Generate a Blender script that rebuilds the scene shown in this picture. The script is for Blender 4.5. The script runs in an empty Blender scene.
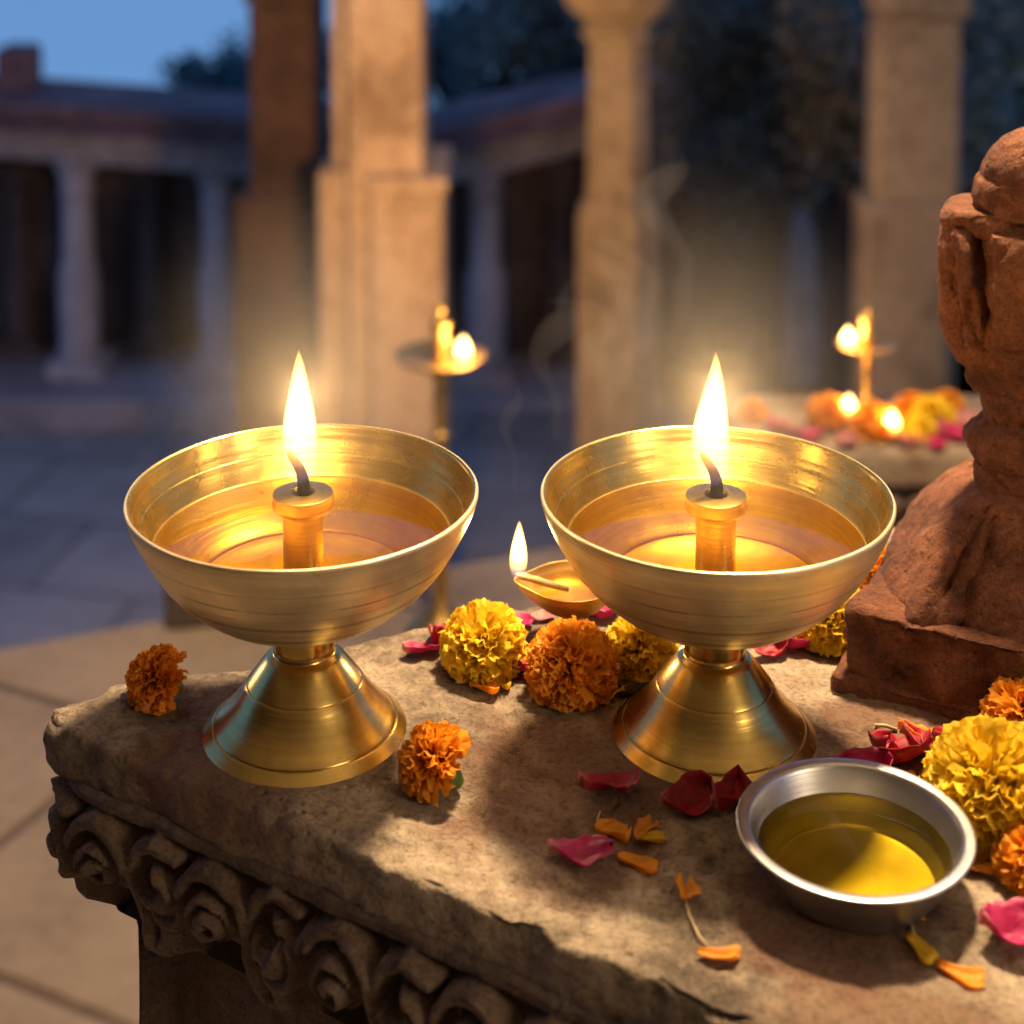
import bpy, math, random
import numpy as np
from mathutils import Vector, Matrix, Quaternion

random.seed(7)
rng = np.random.default_rng(7)
scene = bpy.context.scene
COL = scene.collection
PI = math.pi

# ------------------------------------------------------------------ camera numbers
F = 1700.0                     # focal length in pixels of a 1024 frame
TILT = math.radians(4.0)
YP = -106.0                    # row of the optical axis (shift lens)
ZP = 0.95                      # top of the altar
ZC = ZP + 0.428                # camera height
fw = np.array([0, math.cos(TILT), -math.sin(TILT)])
up = np.array([0, math.sin(TILT), math.cos(TILT)])
rt = np.array([1.0, 0, 0])
CAM = np.array([0, 0, ZC])


def ray(px, py):
    return fw + rt * (px - 512) / F - up * (py - YP) / F


def G(px, py, z=ZP):           # point of a horizontal plane seen at a photo position
    d = ray(px, py)
    t = (z - ZC) / d[2]
    return CAM + d * t


def D(px, py, Y):              # point at a given distance
    d = ray(px, py)
    return CAM + d * (Y / d[1])


# ------------------------------------------------------------------ numpy noise
def _hash(ix, iy, iz, seed):
    n = (ix * 374761393 + iy * 668265263 + iz * 1274126177 + seed * 974634541) & 0xFFFFFFFF
    n = ((n ^ (n >> 13)) * 1274126177) & 0xFFFFFFFF
    n = n ^ (n >> 16)
    return (n & 0xFFFFFF) / float(0xFFFFFF)


def vnoise(p, seed=0):
    p = np.asarray(p, float)
    i = np.floor(p).astype(np.int64)
    f = p - i
    u = f * f * f * (f * (f * 6 - 15) + 10)
    r = 0
    for dx in (0, 1):
        wx = u[:, 0] if dx else 1 - u[:, 0]
        for dy in (0, 1):
            wy = u[:, 1] if dy else 1 - u[:, 1]
            for dz in (0, 1):
                wz = u[:, 2] if dz else 1 - u[:, 2]
                r = r + wx * wy * wz * _hash(i[:, 0] + dx, i[:, 1] + dy, i[:, 2] + dz, seed)
    return r * 2 - 1


def fbm(p, octaves=4, seed=0, gain=0.5):
    a, s, out = 1.0, 1.0, 0
    for o in range(octaves):
        out = out + a * vnoise(np.asarray(p) * s, seed + o * 17)
        s *= 2.03
        a *= gain
    return out


def smooth(a, b, x):
    t = np.clip((x - a) / (b - a), 0, 1)
    return t * t * (3 - 2 * t)


# ------------------------------------------------------------------ object helpers
def mesh_obj(name, verts, faces, mat, parent=None, shade=True, mats=None, midx=None):
    me = bpy.data.meshes.new(name)
    me.from_pydata([tuple(map(float, v)) for v in verts], [], [tuple(int(i) for i in f) for f in faces])
    if shade:
        me.polygons.foreach_set('use_smooth', [True] * len(me.polygons))
    for m in (mats or [mat]):
        me.materials.append(m)
    if midx is not None:
        me.polygons.foreach_set('material_index', midx)
    me.update()
    o = bpy.data.objects.new(name, me)
    COL.objects.link(o)
    if parent is not None:
        o.parent = parent
    return o


def tag(o, label=None, cat=None, group=None, kind=None):
    if label: o['label'] = label
    if cat: o['category'] = cat
    if group: o['group'] = group
    if kind: o['kind'] = kind
    return o


def thing(name, label, cat, loc=(0, 0, 0), rotz=0, group=None):
    o = bpy.data.objects.new(name, None)
    o.empty_display_size = 0.05
    COL.objects.link(o)
    o.location = [float(c) for c in loc]
    o.rotation_euler = (0, 0, rotz)
    return tag(o, label, cat, group)


def dup(root, loc, rot=None, label=None, group=None, scale=None):
    r = root.copy(); COL.objects.link(r)
    r.location = [float(c) for c in loc]
    if rot is not None: r.rotation_euler = rot
    if scale is not None: r.scale = (scale,) * 3
    if label: r['label'] = label
    if group: r['group'] = group
    for ch in list(root.children):
        c = ch.copy(); COL.objects.link(c); c.parent = r
        for g in list(ch.children):
            d = g.copy(); COL.objects.link(d); d.parent = c
    return r


class MB:
    """collects pieces of one mesh"""
    def __init__(self):
        self.v, self.f, self.n = [], [], 0

    def add(self, verts, faces):
        self.v.extend([tuple(map(float, q)) for q in verts])
        self.f.extend([tuple(int(i) + self.n for i in f) for f in faces])
        self.n += len(verts)
        return self

    def box(self, c, s, rotz=0, taper=1.0, shear=0.0, bevel=0.0):
        """box from centre and full size; top scaled by taper; z sheared along x"""
        cx, cy, cz = c
        hx, hy, hz = s[0] / 2, s[1] / 2, s[2] / 2
        vs = []
        for z, k in ((-hz, 1.0), (hz, taper)):
            for x, y in ((-hx, -hy), (hx, -hy), (hx, hy), (-hx, hy)):
                X, Y = x * k, y * k
                vs.append((cx + X * math.cos(rotz) - Y * math.sin(rotz), cy + X * math.sin(rotz) + Y * math.cos(rotz), cz + z + shear * X))
        self.add(vs, [(3, 2, 1, 0), (4, 5, 6, 7), (0, 1, 5, 4), (1, 2, 6, 5), (2, 3, 7, 6), (3, 0, 4, 7)])
        return self

    def lathe(self, prof, seg=48, centre=(0, 0, 0), sq=2.0, sy=1.0, rot=0.0, caps=True):
        cx, cy, cz = centre
        vs, fs = [], []
        for r, z in prof:
            for k in range(seg):
                a = 2 * PI * k / seg
                ca, sa = math.cos(a), math.sin(a)
                x = r * math.copysign(abs(ca) ** (2 / sq), ca)
                y = r * sy * math.copysign(abs(sa) ** (2 / sq), sa)
                vs.append((cx + x * math.cos(rot) - y * math.sin(rot), cy + x * math.sin(rot) + y * math.cos(rot), cz + z))
        m = len(prof)
        for i in range(m - 1):
            for k in range(seg):
                k2 = (k + 1) % seg
                fs.append((i * seg + k, i * seg + k2, (i + 1) * seg + k2, (i + 1) * seg + k))
        if caps and prof[0][0] > 1e-6: fs.append(tuple(range(seg - 1, -1, -1)))
        if caps and prof[-1][0] > 1e-6: fs.append(tuple((m - 1) * seg + k for k in range(seg)))
        return self.add(vs, fs)

    def tube(self, pts, radii, seg=10):
        pts = [Vector(p) for p in pts]
        if not hasattr(radii, '__len__'): radii = [radii] * len(pts)
        vs, fs = [], []
        ref = Vector((0.3, 0.9, 0.2))
        for i, p in enumerate(pts):
            t = (pts[min(i + 1, len(pts) - 1)] - pts[max(i - 1, 0)]).normalized()
            a = t.cross(ref).normalized()
            b = t.cross(a).normalized()
            for k in range(seg):
                an = 2 * PI * k / seg
                vs.append(p + (a * math.cos(an) + b * math.sin(an)) * radii[i])
        for i in range(len(pts) - 1):
            for k in range(seg):
                k2 = (k + 1) % seg
                fs.append((i * seg + k, i * seg + k2, (i + 1) * seg + k2, (i + 1) * seg + k))
        fs.append(tuple(range(seg - 1, -1, -1)))
        fs.append(tuple((len(pts) - 1) * seg + k for k in range(seg)))
        return self.add(vs, fs)

    def build(self, name, mat, parent=None, shade=True):
        return mesh_obj(name, self.v, self.f, mat, parent, shade)


def catmull(pts, n=4):
    P = [np.array(p, float) for p in pts]
    P = [2 * P[0] - P[1]] + P + [2 * P[-1] - P[-2]]
    out = []
    for i in range(1, len(P) - 2):
        for k in range(n):
            t = k / n
            a, b, c, d = P[i - 1], P[i], P[i + 1], P[i + 2]
            q = 0.5 * ((2 * b) + (-a + c) * t + (2 * a - 5 * b + 4 * c - d) * t * t + (-a + 3 * b - 3 * c + d) * t ** 3)
            out.append(q)
    out.append(P[-2])
    return [(max(float(q[0]), 0.0),) + tuple(float(c) for c in q[1:]) for q in out]


def auto_sharp(o, deg=35):
    """sharp edges where faces meet at a steep angle"""
    me = o.data
    import bmesh
    bm = bmesh.new(); bm.from_mesh(me)
    for e in bm.edges:
        if len(e.link_faces) == 2 and e.calc_face_angle(0) > math.radians(deg):
            e.smooth = False
    bm.to_mesh(me); bm.free()
    return o


def bevel(o, w, seg=2):
    m = o.modifiers.new('bevel', 'BEVEL'); m.width = w; m.segments = seg; m.limit_method = 'ANGLE'
    return o


# ------------------------------------------------------------------ materials
class N:
    def __init__(self, name):
        self.m = bpy.data.materials.new(name); self.m.use_nodes = True
        self.t = self.m.node_tree; self.t.nodes.clear()
        self.out = self.t.nodes.new('ShaderNodeOutputMaterial')

    def n(self, kind, **kw):
        x = self.t.nodes.new(kind)
        for k, v in kw.items():
            if k in x.inputs.keys() if hasattr(x.inputs, 'keys') else False:
                x.inputs[k].default_value = v
            else:
                setattr(x, k, v)
        return x

    def l(self, a, b):
        self.t.links.new(a, b)

    def ramp(self, src, stops, interp='LINEAR'):
        r = self.t.nodes.new('ShaderNodeValToRGB'); cr = r.color_ramp; cr.interpolation = interp
        while len(cr.elements) < len(stops): cr.elements.new(0.5)
        for e, (p, c) in zip(cr.elements, stops):
            e.position = p
            e.color = (*c, 1) if hasattr(c, '__len__') else (c, c, c, 1)
        self.l(src, r.inputs[0])
        return r.outputs[0]

    def coord(self, scale=(1, 1, 1), which='Object'):
        tc = self.t.nodes.new('ShaderNodeTexCoord')
        mp = self.t.nodes.new('ShaderNodeMapping')
        mp.inputs['Scale'].default_value = scale
        self.l(tc.outputs[which], mp.inputs['Vector'])
        return mp.outputs[0]

    def noise(self, vec, scale, detail=6, rough=0.55, dist=0.0):
        x = self.t.nodes.new('ShaderNodeTexNoise')
        x.inputs['Scale'].default_value = scale; x.inputs['Detail'].default_value = detail
        x.inputs['Roughness'].default_value = rough; x.inputs['Distortion'].default_value = dist
        if vec is not None: self.l(vec, x.inputs['Vector'])
        return x.outputs['Fac']

    def mix(self, fac, a, b, mode='MIX'):
        x = self.t.nodes.new('ShaderNodeMix'); x.data_type = 'RGBA'; x.blend_type = mode
        for s, v in ((x.inputs[0], fac), (x.inputs[6], a), (x.inputs[7], b)):
            if hasattr(v, 'is_linked'): self.l(v, s)
            elif hasattr(v, '__len__'): s.default_value = (*v, 1)
            else: s.default_value = v
        return x.outputs[2]

    def math(self, op, a, b=0.0):
        x = self.t.nodes.new('ShaderNodeMath'); x.operation = op
        for s, v in ((x.inputs[0], a), (x.inputs[1], b)):
            if hasattr(v, 'is_linked'): self.l(v, s)
            else: s.default_value = v
        return x.outputs[0]

    def bump(self, h, strength, dist, normal=None):
        b = self.t.nodes.new('ShaderNodeBump')
        b.inputs['Strength'].default_value = strength; b.inputs['Distance'].default_value = dist
        self.l(h, b.inputs['Height'])
        if normal is not None: self.l(normal, b.inputs['Normal'])
        return b.outputs[0]

    def bsdf(self, color=None, rough=0.8, metal=0.0, normal=None, **kw):
        p = self.t.nodes.new('ShaderNodeBsdfPrincipled')
        for key, v in (('Base Color', color), ('Roughness', rough), ('Metallic', metal)):
            if v is None: continue
            s = p.inputs[key]
            if hasattr(v, 'is_linked'): self.l(v, s)
            elif hasattr(v, '__len__'): s.default_value = (*v, 1)
            else: s.default_value = v
        if normal is not None: self.l(normal, p.inputs['Normal'])
        for k, v in kw.items():
            s = p.inputs[k.replace('_', ' ')]
            if hasattr(v, '__len__'): s.default_value = v
            else: s.default_value = v
        self.l(p.outputs[0], self.out.inputs['Surface'])
        return p


def stone(name, dark, mid, light, scale=8.0, bump=1.0, bdist=0.002, rough=0.85, pits=0.5, stain=None, blobs=None):
    k = N(name)
    v = k.coord()
    big = k.noise(v, scale, 8, 0.6, 0.3)
    fine = k.noise(v, scale * 9, 8, 0.7)
    s = k.math('ADD', k.math('MULTIPLY', big, 0.62), k.math('MULTIPLY', fine, 0.38))
    c = k.ramp(s, [(0.39, dark), (0.5, mid), (0.61, light)])
    if stain is not None:
        st = k.noise(v, scale * 0.45, 5, 0.6, 0.6)
        m = k.ramp(st, [(0.50, 0.0), (0.62, 1.0)])
        c = k.mix(k.math('MULTIPLY', m, 0.75), c, stain)
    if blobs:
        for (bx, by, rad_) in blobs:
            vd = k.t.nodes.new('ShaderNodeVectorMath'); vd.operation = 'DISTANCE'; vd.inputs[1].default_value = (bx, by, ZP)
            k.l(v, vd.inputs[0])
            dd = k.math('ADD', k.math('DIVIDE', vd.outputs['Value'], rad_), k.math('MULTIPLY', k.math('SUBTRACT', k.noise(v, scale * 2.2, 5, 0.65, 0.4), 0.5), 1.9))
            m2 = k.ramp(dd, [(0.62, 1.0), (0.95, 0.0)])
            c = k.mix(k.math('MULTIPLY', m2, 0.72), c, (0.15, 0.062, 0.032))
    vo = k.t.nodes.new('ShaderNodeTexVoronoi'); vo.inputs['Scale'].default_value = scale * 14
    k.l(v, vo.inputs['Vector'])
    pit = k.ramp(vo.outputs['Distance'], [(0.0, 0.0), (0.28, 1.0)])
    pm = k.ramp(k.noise(v, scale * 3, 3), [(0.5, 0.0), (0.6, pits)])
    h = k.math('SUBTRACT', k.math('ADD', fine, k.math('MULTIPLY', big, 0.6)), k.math('MULTIPLY', k.math('SUBTRACT', 1.0, pit), pm))
    spk = k.ramp(k.noise(v, scale * 44, 5, 0.7), [(0.36, 0.42), (0.52, 1.0)])
    c = k.mix(0.8, c, spk, 'MULTIPLY')
    nb = k.bump(h, bump, bdist)
    k.bsdf(c, rough, 0.0, nb)
    return k.m


M = {}
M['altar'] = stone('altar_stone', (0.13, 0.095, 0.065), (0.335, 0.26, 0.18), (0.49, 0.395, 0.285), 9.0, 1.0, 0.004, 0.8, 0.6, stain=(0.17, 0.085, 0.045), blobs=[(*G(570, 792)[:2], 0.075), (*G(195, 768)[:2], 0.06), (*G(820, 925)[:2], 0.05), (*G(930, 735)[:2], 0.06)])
M['altar_shade'] = stone('shaded_altar_stone', (0.075, 0.05, 0.036), (0.135, 0.09, 0.066), (0.20, 0.14, 0.105), 12.0, 1.0, 0.002, 0.85, 0.6)  # darker altar stone; shade of the side faces put into the colour
M['red_stone'] = stone('red_sandstone', (0.07, 0.022, 0.010), (0.185, 0.060, 0.024), (0.31, 0.118, 0.052), 14.0, 1.0, 0.004, 0.85, 0.6)
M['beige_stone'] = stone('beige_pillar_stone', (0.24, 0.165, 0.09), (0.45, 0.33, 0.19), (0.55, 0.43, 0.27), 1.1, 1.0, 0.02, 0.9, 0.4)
M['dim_beige_stone'] = stone('dim_pillar_stone', (0.15, 0.11, 0.055), (0.31, 0.235, 0.125), (0.40, 0.31, 0.17), 1.1, 1.0, 0.02, 0.9, 0.4)  # darker copy of the beige stone; weaker light on these pillars painted in
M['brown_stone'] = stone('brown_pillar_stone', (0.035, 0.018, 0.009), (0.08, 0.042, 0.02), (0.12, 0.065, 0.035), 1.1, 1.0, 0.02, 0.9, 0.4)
M['grey_stone'] = stone('grey_column_stone', (0.28, 0.26, 0.25), (0.46, 0.43, 0.42), (0.55, 0.52, 0.51), 1.0, 1.0, 0.02, 0.9, 0.4)
M['beam_stone'] = stone('beam_stone', (0.20, 0.18, 0.175), (0.36, 0.33, 0.32), (0.47, 0.43, 0.42), 0.9, 1.0, 0.02, 0.9, 0.4)
M['roof_stone'] = stone('cornice_stone', (0.10, 0.055, 0.05), (0.19, 0.11, 0.10), (0.27, 0.18, 0.16), 1.2, 1.0, 0.02, 0.9, 0.4)
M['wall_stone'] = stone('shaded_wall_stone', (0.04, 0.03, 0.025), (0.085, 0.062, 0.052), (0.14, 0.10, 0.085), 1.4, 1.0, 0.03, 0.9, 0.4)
M['block_stone'] = stone('low_block_stone', (0.05, 0.035, 0.03), (0.11, 0.075, 0.06), (0.17, 0.12, 0.09), 6, 1.0, 0.004, 0.9, 0.4)


def paving(name, dark, mid, light, scale, bw, bh, mortar=0.008, rough=0.8, ncoord=3.0, rot=0.0):
    k = N(name)
    v = k.coord()
    br = k.t.nodes.new('ShaderNodeTexBrick')
    mp = k.t.nodes.new('ShaderNodeMapping'); mp.inputs['Rotation'].default_value = (0, 0, rot)
    k.l(v, mp.inputs[0])
    wob = k.t.nodes.new('ShaderNodeVectorMath'); wob.operation = 'ADD'
    nz = k.t.nodes.new('ShaderNodeTexNoise'); nz.inputs['Scale'].default_value = 2.0
    sc = k.t.nodes.new('ShaderNodeVectorMath'); sc.operation = 'SCALE'; sc.inputs['Scale'].default_value = 0.03
    k.l(nz.outputs['Color'], sc.inputs[0]); k.l(mp.outputs[0], wob.inputs[0]); k.l(sc.outputs[0], wob.inputs[1])
    k.l(wob.outputs[0], br.inputs['Vector'])
    br.inputs['Scale'].default_value = scale
    br.inputs['Brick Width'].default_value = bw; br.inputs['Row Height'].default_value = bh
    br.inputs['Mortar Size'].default_value = mortar; br.inputs['Mortar Smooth'].default_value = 0.4
    br.inputs['Color1'].default_value = (0.8, 0.8, 0.8, 1); br.inputs['Color2'].default_value = (1.1, 1.1, 1.1, 1)
    br.inputs['Mortar'].default_value = (0.42, 0.38, 0.34, 1)
    n = k.noise(v, ncoord, 8, 0.62, 0.3)
    n2 = k.noise(v, ncoord * 10, 6, 0.65)
    s = k.math('ADD', k.math('MULTIPLY', n, 0.7), k.math('MULTIPLY', n2, 0.3))
    c = k.ramp(s, [(0.34, dark), (0.5, mid), (0.66, light)])
    c = k.mix(1.0, c, br.outputs['Color'], 'MULTIPLY')
    h = k.math('ADD', k.math('MULTIPLY', n2, 0.5), k.math('MULTIPLY', br.outputs['Fac'], -1.0))
    k.bsdf(c, rough, 0, k.bump(h, 0.6, 0.008))
    return k.m


M['terrace'] = paving('terrace_paving', (0.20, 0.15, 0.11), (0.34, 0.26, 0.185), (0.44, 0.34, 0.25), 1.0, 0.75, 0.48, 0.010, 0.8, 3.0, 0.45)
M['court'] = paving('courtyard_paving', (0.19, 0.195, 0.18), (0.29, 0.30, 0.275), (0.385, 0.395, 0.365), 0.6, 0.9, 0.6, 0.012, 0.75, 0.7, 0.2)


def brass(name, base, rough, tarnish=0.5, zlines=260.0, bumpd=0.0003, metal=1.0, ring=0.15, zrings=None):
    k = N(name)
    lines = k.noise(k.coord((6, 6, zlines)), 3.0, 3, 0.6)
    v = k.coord()
    big = k.noise(v, 28, 6, 0.6, 0.4)
    spots = k.ramp(k.noise(v, 55, 5, 0.7, 1.2), [(0.66, 0.0), (0.72, 1.0)])
    gate = k.ramp(k.noise(v, 14, 2), [(0.52, 0.0), (0.6, 1.0)])
    sp = k.math('MULTIPLY', k.math('MULTIPLY', spots, gate), tarnish)
    c = k.ramp(big, [(0.3, tuple(x * 0.72 for x in base)), (0.6, base)])
    c = k.mix(k.math('MULTIPLY', k.ramp(lines, [(0.45, 1.0), (0.60, 0.0)]), 0.22), c, tuple(x * 0.45 for x in base))
    rings = k.ramp(k.noise(k.coord((0.6, 0.6, 130)), 1.0, 2, 0.5), [(0.57, 0.0), (0.63, 1.0)])
    c = k.mix(k.math('MULTIPLY', rings, ring), c, tuple(x * 0.35 for x in base))
    if zrings:
        sz = k.t.nodes.new('ShaderNodeSeparateXYZ'); k.l(v, sz.inputs[0])
        wob = k.math('MULTIPLY', k.math('SUBTRACT', k.noise(v, 40, 2), 0.5), 0.0006)
        zz = k.math('ADD', sz.outputs['Z'], wob)
        brk = k.ramp(k.noise(v, 35, 4, 0.6), [(0.40, 0.15), (0.55, 1.0)])
        for z_, w_, f_ in zrings:
            d_ = k.math('DIVIDE', k.math('ABSOLUTE', k.math('SUBTRACT', zz, z_)), w_)
            m_ = k.math('MULTIPLY', k.ramp(d_, [(0.35, f_), (1.0, 0.0)]), brk)
            c = k.mix(m_, c, tuple(x * 0.22 for x in base))
    c = k.mix(sp, c, (0.10, 0.065, 0.03))
    r = k.math('ADD', k.math('MULTIPLY', big, 0.22), rough - 0.08)
    r = k.math('ADD', r, k.math('MULTIPLY', sp, 0.3))
    k.bsdf(c, r, metal, k.bump(k.math('ADD', lines, k.math('MULTIPLY', big, 0.6)), 0.45, bumpd))
    return k.m


M['brass_in'] = brass('polished_brass', (0.66, 0.46, 0.12), 0.25, 0.6, metal=0.96)
M['brass_out'] = brass('worn_brass', (0.94, 0.77, 0.45), 0.33, 1.0, metal=0.62, ring=0.5, zrings=[(-0.0125, 0.0004, 0.45), (-0.021, 0.0006, 0.8), (-0.0262, 0.0004, 0.5), (-0.0325, 0.0006, 0.85), (-0.0375, 0.0004, 0.5), (-0.0425, 0.0006, 0.8), (-0.048, 0.0005, 0.6)])
M['brass_holder'] = brass('dark_holder_brass', (0.50, 0.34, 0.10), 0.26, 0.8)  # darker brass base for the wick holder
M['brass_old'] = brass('old_brass', (0.55, 0.34, 0.10), 0.42, 0.6, 60, metal=0.9)


def steel(name='brushed_steel', metal=1.0, rr=0.0):
    k = N(name)
    lines = k.noise(k.coord((8, 8, 500)), 3.0, 3, 0.6)
    big = k.noise(k.coord(), 30, 5, 0.6)
    c = k.ramp(big, [(0.3, (0.40, 0.40, 0.41)), (0.65, (0.56, 0.56, 0.57))])
    k.bsdf(c, k.math('ADD', k.math('MULTIPLY', big, 0.2), 0.27 + rr), metal, k.bump(lines, 0.3, 0.0002))
    return k.m


M['steel'] = steel()
M['steel_floor'] = steel('oiled_steel', 0.82, 0.04)
M['brass_foot'] = brass('polished_foot_brass', (0.74, 0.53, 0.16), 0.22, 0.7, 200, 0.00015)
M['brass_floor'] = brass('oiled_brass', (0.64, 0.42, 0.11), 0.27, 0.5, metal=0.85)


def oil(name, tint, rough=0.02):
    k = N(name)
    tr = k.t.nodes.new('ShaderNodeBsdfTransparent'); tr.inputs[0].default_value = (*tint, 1)
    gl = k.t.nodes.new('ShaderNodeBsdfGlossy'); gl.inputs['Roughness'].default_value = rough
    fr = k.t.nodes.new('ShaderNodeFresnel'); fr.inputs['IOR'].default_value = 1.47
    b = k.bump(k.noise(k.coord(), 18, 2), 0.12, 0.002)
    k.l(b, gl.inputs['Normal']); k.l(b, fr.inputs['Normal'])
    mx = k.t.nodes.new('ShaderNodeMixShader')
    k.l(fr.outputs[0], mx.inputs[0]); k.l(tr.outputs[0], mx.inputs[1]); k.l(gl.outputs[0], mx.inputs[2])
    k.l(mx.outputs[0], k.out.inputs['Surface'])
    return k.m


M['oil'] = oil('amber_oil', (0.96, 0.84, 0.46))
M['oil_green'] = oil('yellow_oil', (0.80, 0.66, 0.10))


def flame_mat(name, k_strength, col=(1.0, 0.50, 0.115)):
    """a burning body: glows through its volume, so thin edges and the foot are orange and the core is white"""
    k = N(name)
    tc = k.t.nodes.new('ShaderNodeTexCoord')
    sp = k.t.nodes.new('ShaderNodeSeparateXYZ'); k.l(tc.outputs['Generated'], sp.inputs[0])
    s = k.ramp(sp.outputs['Z'], [(0.0, 0.03), (0.14, 0.07), (0.42, 0.80), (0.55, 1.0), (0.85, 0.9), (1.0, 0.7)])
    e = k.t.nodes.new('ShaderNodeEmission')
    k.l(k.ramp(sp.outputs['Z'], [(0.0, (0.30, 0.32, 1.0)), (0.10, (0.75, 0.35, 0.30)), (0.22, (1.0, 0.40, 0.07)), (0.45, col)]), e.inputs['Color'])
    k.l(k.math('MULTIPLY', s, k_strength), e.inputs['Strength'])
    k.l(e.outputs[0], k.out.inputs['Volume'])
    return k.m


M['flame'] = flame_mat('flame', 900.0)
M['flame_small'] = flame_mat('small_flame', 2400.0)
M['flame_far'] = flame_mat('far_flame', 1500.0, (1.0, 0.55, 0.16))


def plain(name, c, rough=0.7, var=0.3, scale=60, sss=0.0, trans=None, bumpd=0.0005):
    k = N(name)
    n = k.noise(k.coord(), scale, 4, 0.6)
    col = k.ramp(n, [(0.3, tuple(x * (1 - var) for x in c)), (0.7, tuple(min(x * (1 + var * 0.6), 1) for x in c))])
    p = k.bsdf(col, rough, 0, k.bump(n, 0.4, bumpd))
    if trans:
        t = k.t.nodes.new('ShaderNodeBsdfTranslucent'); k.l(col, t.inputs[0])
        mx = k.t.nodes.new('ShaderNodeMixShader'); mx.inputs[0].default_value = trans
        k.l(p.outputs[0], mx.inputs[1]); k.l(t.outputs[0], mx.inputs[2])
        k.l(mx.outputs[0], k.out.inputs['Surface'])
    return k.m


M['wick'] = plain('charred_wick', (0.006, 0.004, 0.003), 0.95, 0.5, 500, bumpd=0.0012)
for n_ in M['wick'].node_tree.nodes:
    if n_.type == 'BSDF_PRINCIPLED': n_.inputs['Specular IOR Level'].default_value = 0.05
M['cotton'] = plain('cotton_wick', (0.26, 0.18, 0.09), 0.9, 0.2, 300)
M['mari_orange'] = plain('orange_marigold', (1.0, 0.40, 0.02), 0.6, 0.3, 90, trans=0.42)
M['mari_rust'] = plain('rust_orange_marigold', (1.0, 0.33, 0.015), 0.6, 0.35, 90, trans=0.42)
M['mari_yellow'] = plain('yellow_marigold', (0.98, 0.66, 0.03), 0.6, 0.25, 90, trans=0.4)
M['calyx'] = plain('green_calyx', (0.12, 0.19, 0.03), 0.6, 0.35, 120, trans=0.15)
def petal_mat(name, c, pale):
    k = N(name)
    n = k.noise(k.coord(), 130, 4, 0.6)
    veins = k.noise(k.coord((60, 520, 60)), 1.0, 4, 0.6, 0.4)
    col = k.ramp(n, [(0.3, tuple(x * 0.6 for x in c)), (0.7, c)])
    sp = k.t.nodes.new('ShaderNodeSeparateXYZ'); tc_ = k.t.nodes.new('ShaderNodeTexCoord'); k.l(tc_.outputs['Generated'], sp.inputs[0])
    col = k.mix(k.math('MULTIPLY', k.ramp(sp.outputs['X'], [(0.0, 1.0), (0.22, 0.0)]), 0.65), col, pale)
    col = k.mix(k.math('MULTIPLY', k.ramp(veins, [(0.5, 0.0), (0.62, 1.0)]), 0.3), col, tuple(x * 0.45 for x in c))
    p = k.bsdf(col, 0.5, 0, k.bump(k.math('ADD', n, veins), 0.6, 0.0006))
    t = k.t.nodes.new('ShaderNodeBsdfTranslucent'); k.l(col, t.inputs[0])
    mx = k.t.nodes.new('ShaderNodeMixShader'); mx.inputs[0].default_value = 0.3
    k.l(p.outputs[0], mx.inputs[1]); k.l(t.outputs[0], mx.inputs[2]); k.l(mx.outputs[0], k.out.inputs['Surface'])
    return k.m


M['rose_red'] = petal_mat('crimson_petal', (0.50, 0.012, 0.04), (0.6, 0.25, 0.15))
M['rose_pink'] = petal_mat('magenta_petal', (0.68, 0.03, 0.19), (0.8, 0.45, 0.45))
M['rose_pale'] = petal_mat('pale_pink_petal', (0.72, 0.30, 0.30), (0.8, 0.6, 0.5))
M['twig'] = plain('dark_twig', (0.05, 0.03, 0.02), 0.8, 0.4, 200)
M['straw'] = plain('straw', (0.6, 0.45, 0.25), 0.8, 0.3, 200)
M['bark'] = plain('bark', (0.06, 0.045, 0.035), 0.9, 0.4, 6, bumpd=0.01)
M['leaf'] = plain('dark_leaf', (0.15, 0.25, 0.24), 0.6, 0.5, 1.3, trans=0.25)
M['leaf_dry'] = plain('dusty_leaf', (0.17, 0.16, 0.11), 0.6, 0.5, 1.3, trans=0.25)

# ------------------------------------------------------------------ setting: ground
def sheet(name, x0, x1, y0, y1, z, mat, label=None):
    o = mesh_obj(name, [(x0, y0, z), (x1, y0, z), (x1, y1, z), (x0, y1, z)], [(0, 1, 2, 3)], mat, shade=False)
    return tag(o, kind='structure')


ZK = -3.95
sheet('courtyard_ground', -30, 30, 2.0, 25, ZK, M['court'])
# terrace: a raised paved platform whose far edge runs obliquely
eL, eR = G(-900, 812, 0.0), G(2400, 212, 0.0)
e0, e1 = G(0, 645, 0.0), G(700, 518, 0.0)
dirE = (e1 - e0) / np.linalg.norm(e1 - e0)
eL, eR = e0 - dirE * 5.0, e0 + dirE * 5.2
tv = [(-6, -4, 0), (6, -4, 0), (eR[0], eR[1], 0), (eL[0], eL[1], 0)]
tb = [(x, y, ZK) for x, y, z in tv]
ter = mesh_obj('terrace_floor', tv + tb, [(0, 1, 2, 3), (3, 2, 6, 7), (2, 1, 5, 6), (0, 3, 7, 4), (1, 0, 4, 5)], M['terrace'], shade=False)
tag(ter, kind='structure'); bevel(ter, 0.02, 3)

# ------------------------------------------------------------------ altar
A = G(30, 706)[:2]
Bp = G(930, 524)[:2]
Cp = G(790, 1028)[:2]
e_back = (Bp - A) / np.linalg.norm(Bp - A)
e_front = (Cp - A) / np.linalg.norm(Cp - A)
LB, LF = 1.05, 0.62            # lengths of the two edges
altar = thing('stone_altar', 'weathered stone altar with carved scroll frieze carrying the two brass lamps', 'altar', (0, 0, 0))

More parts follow.
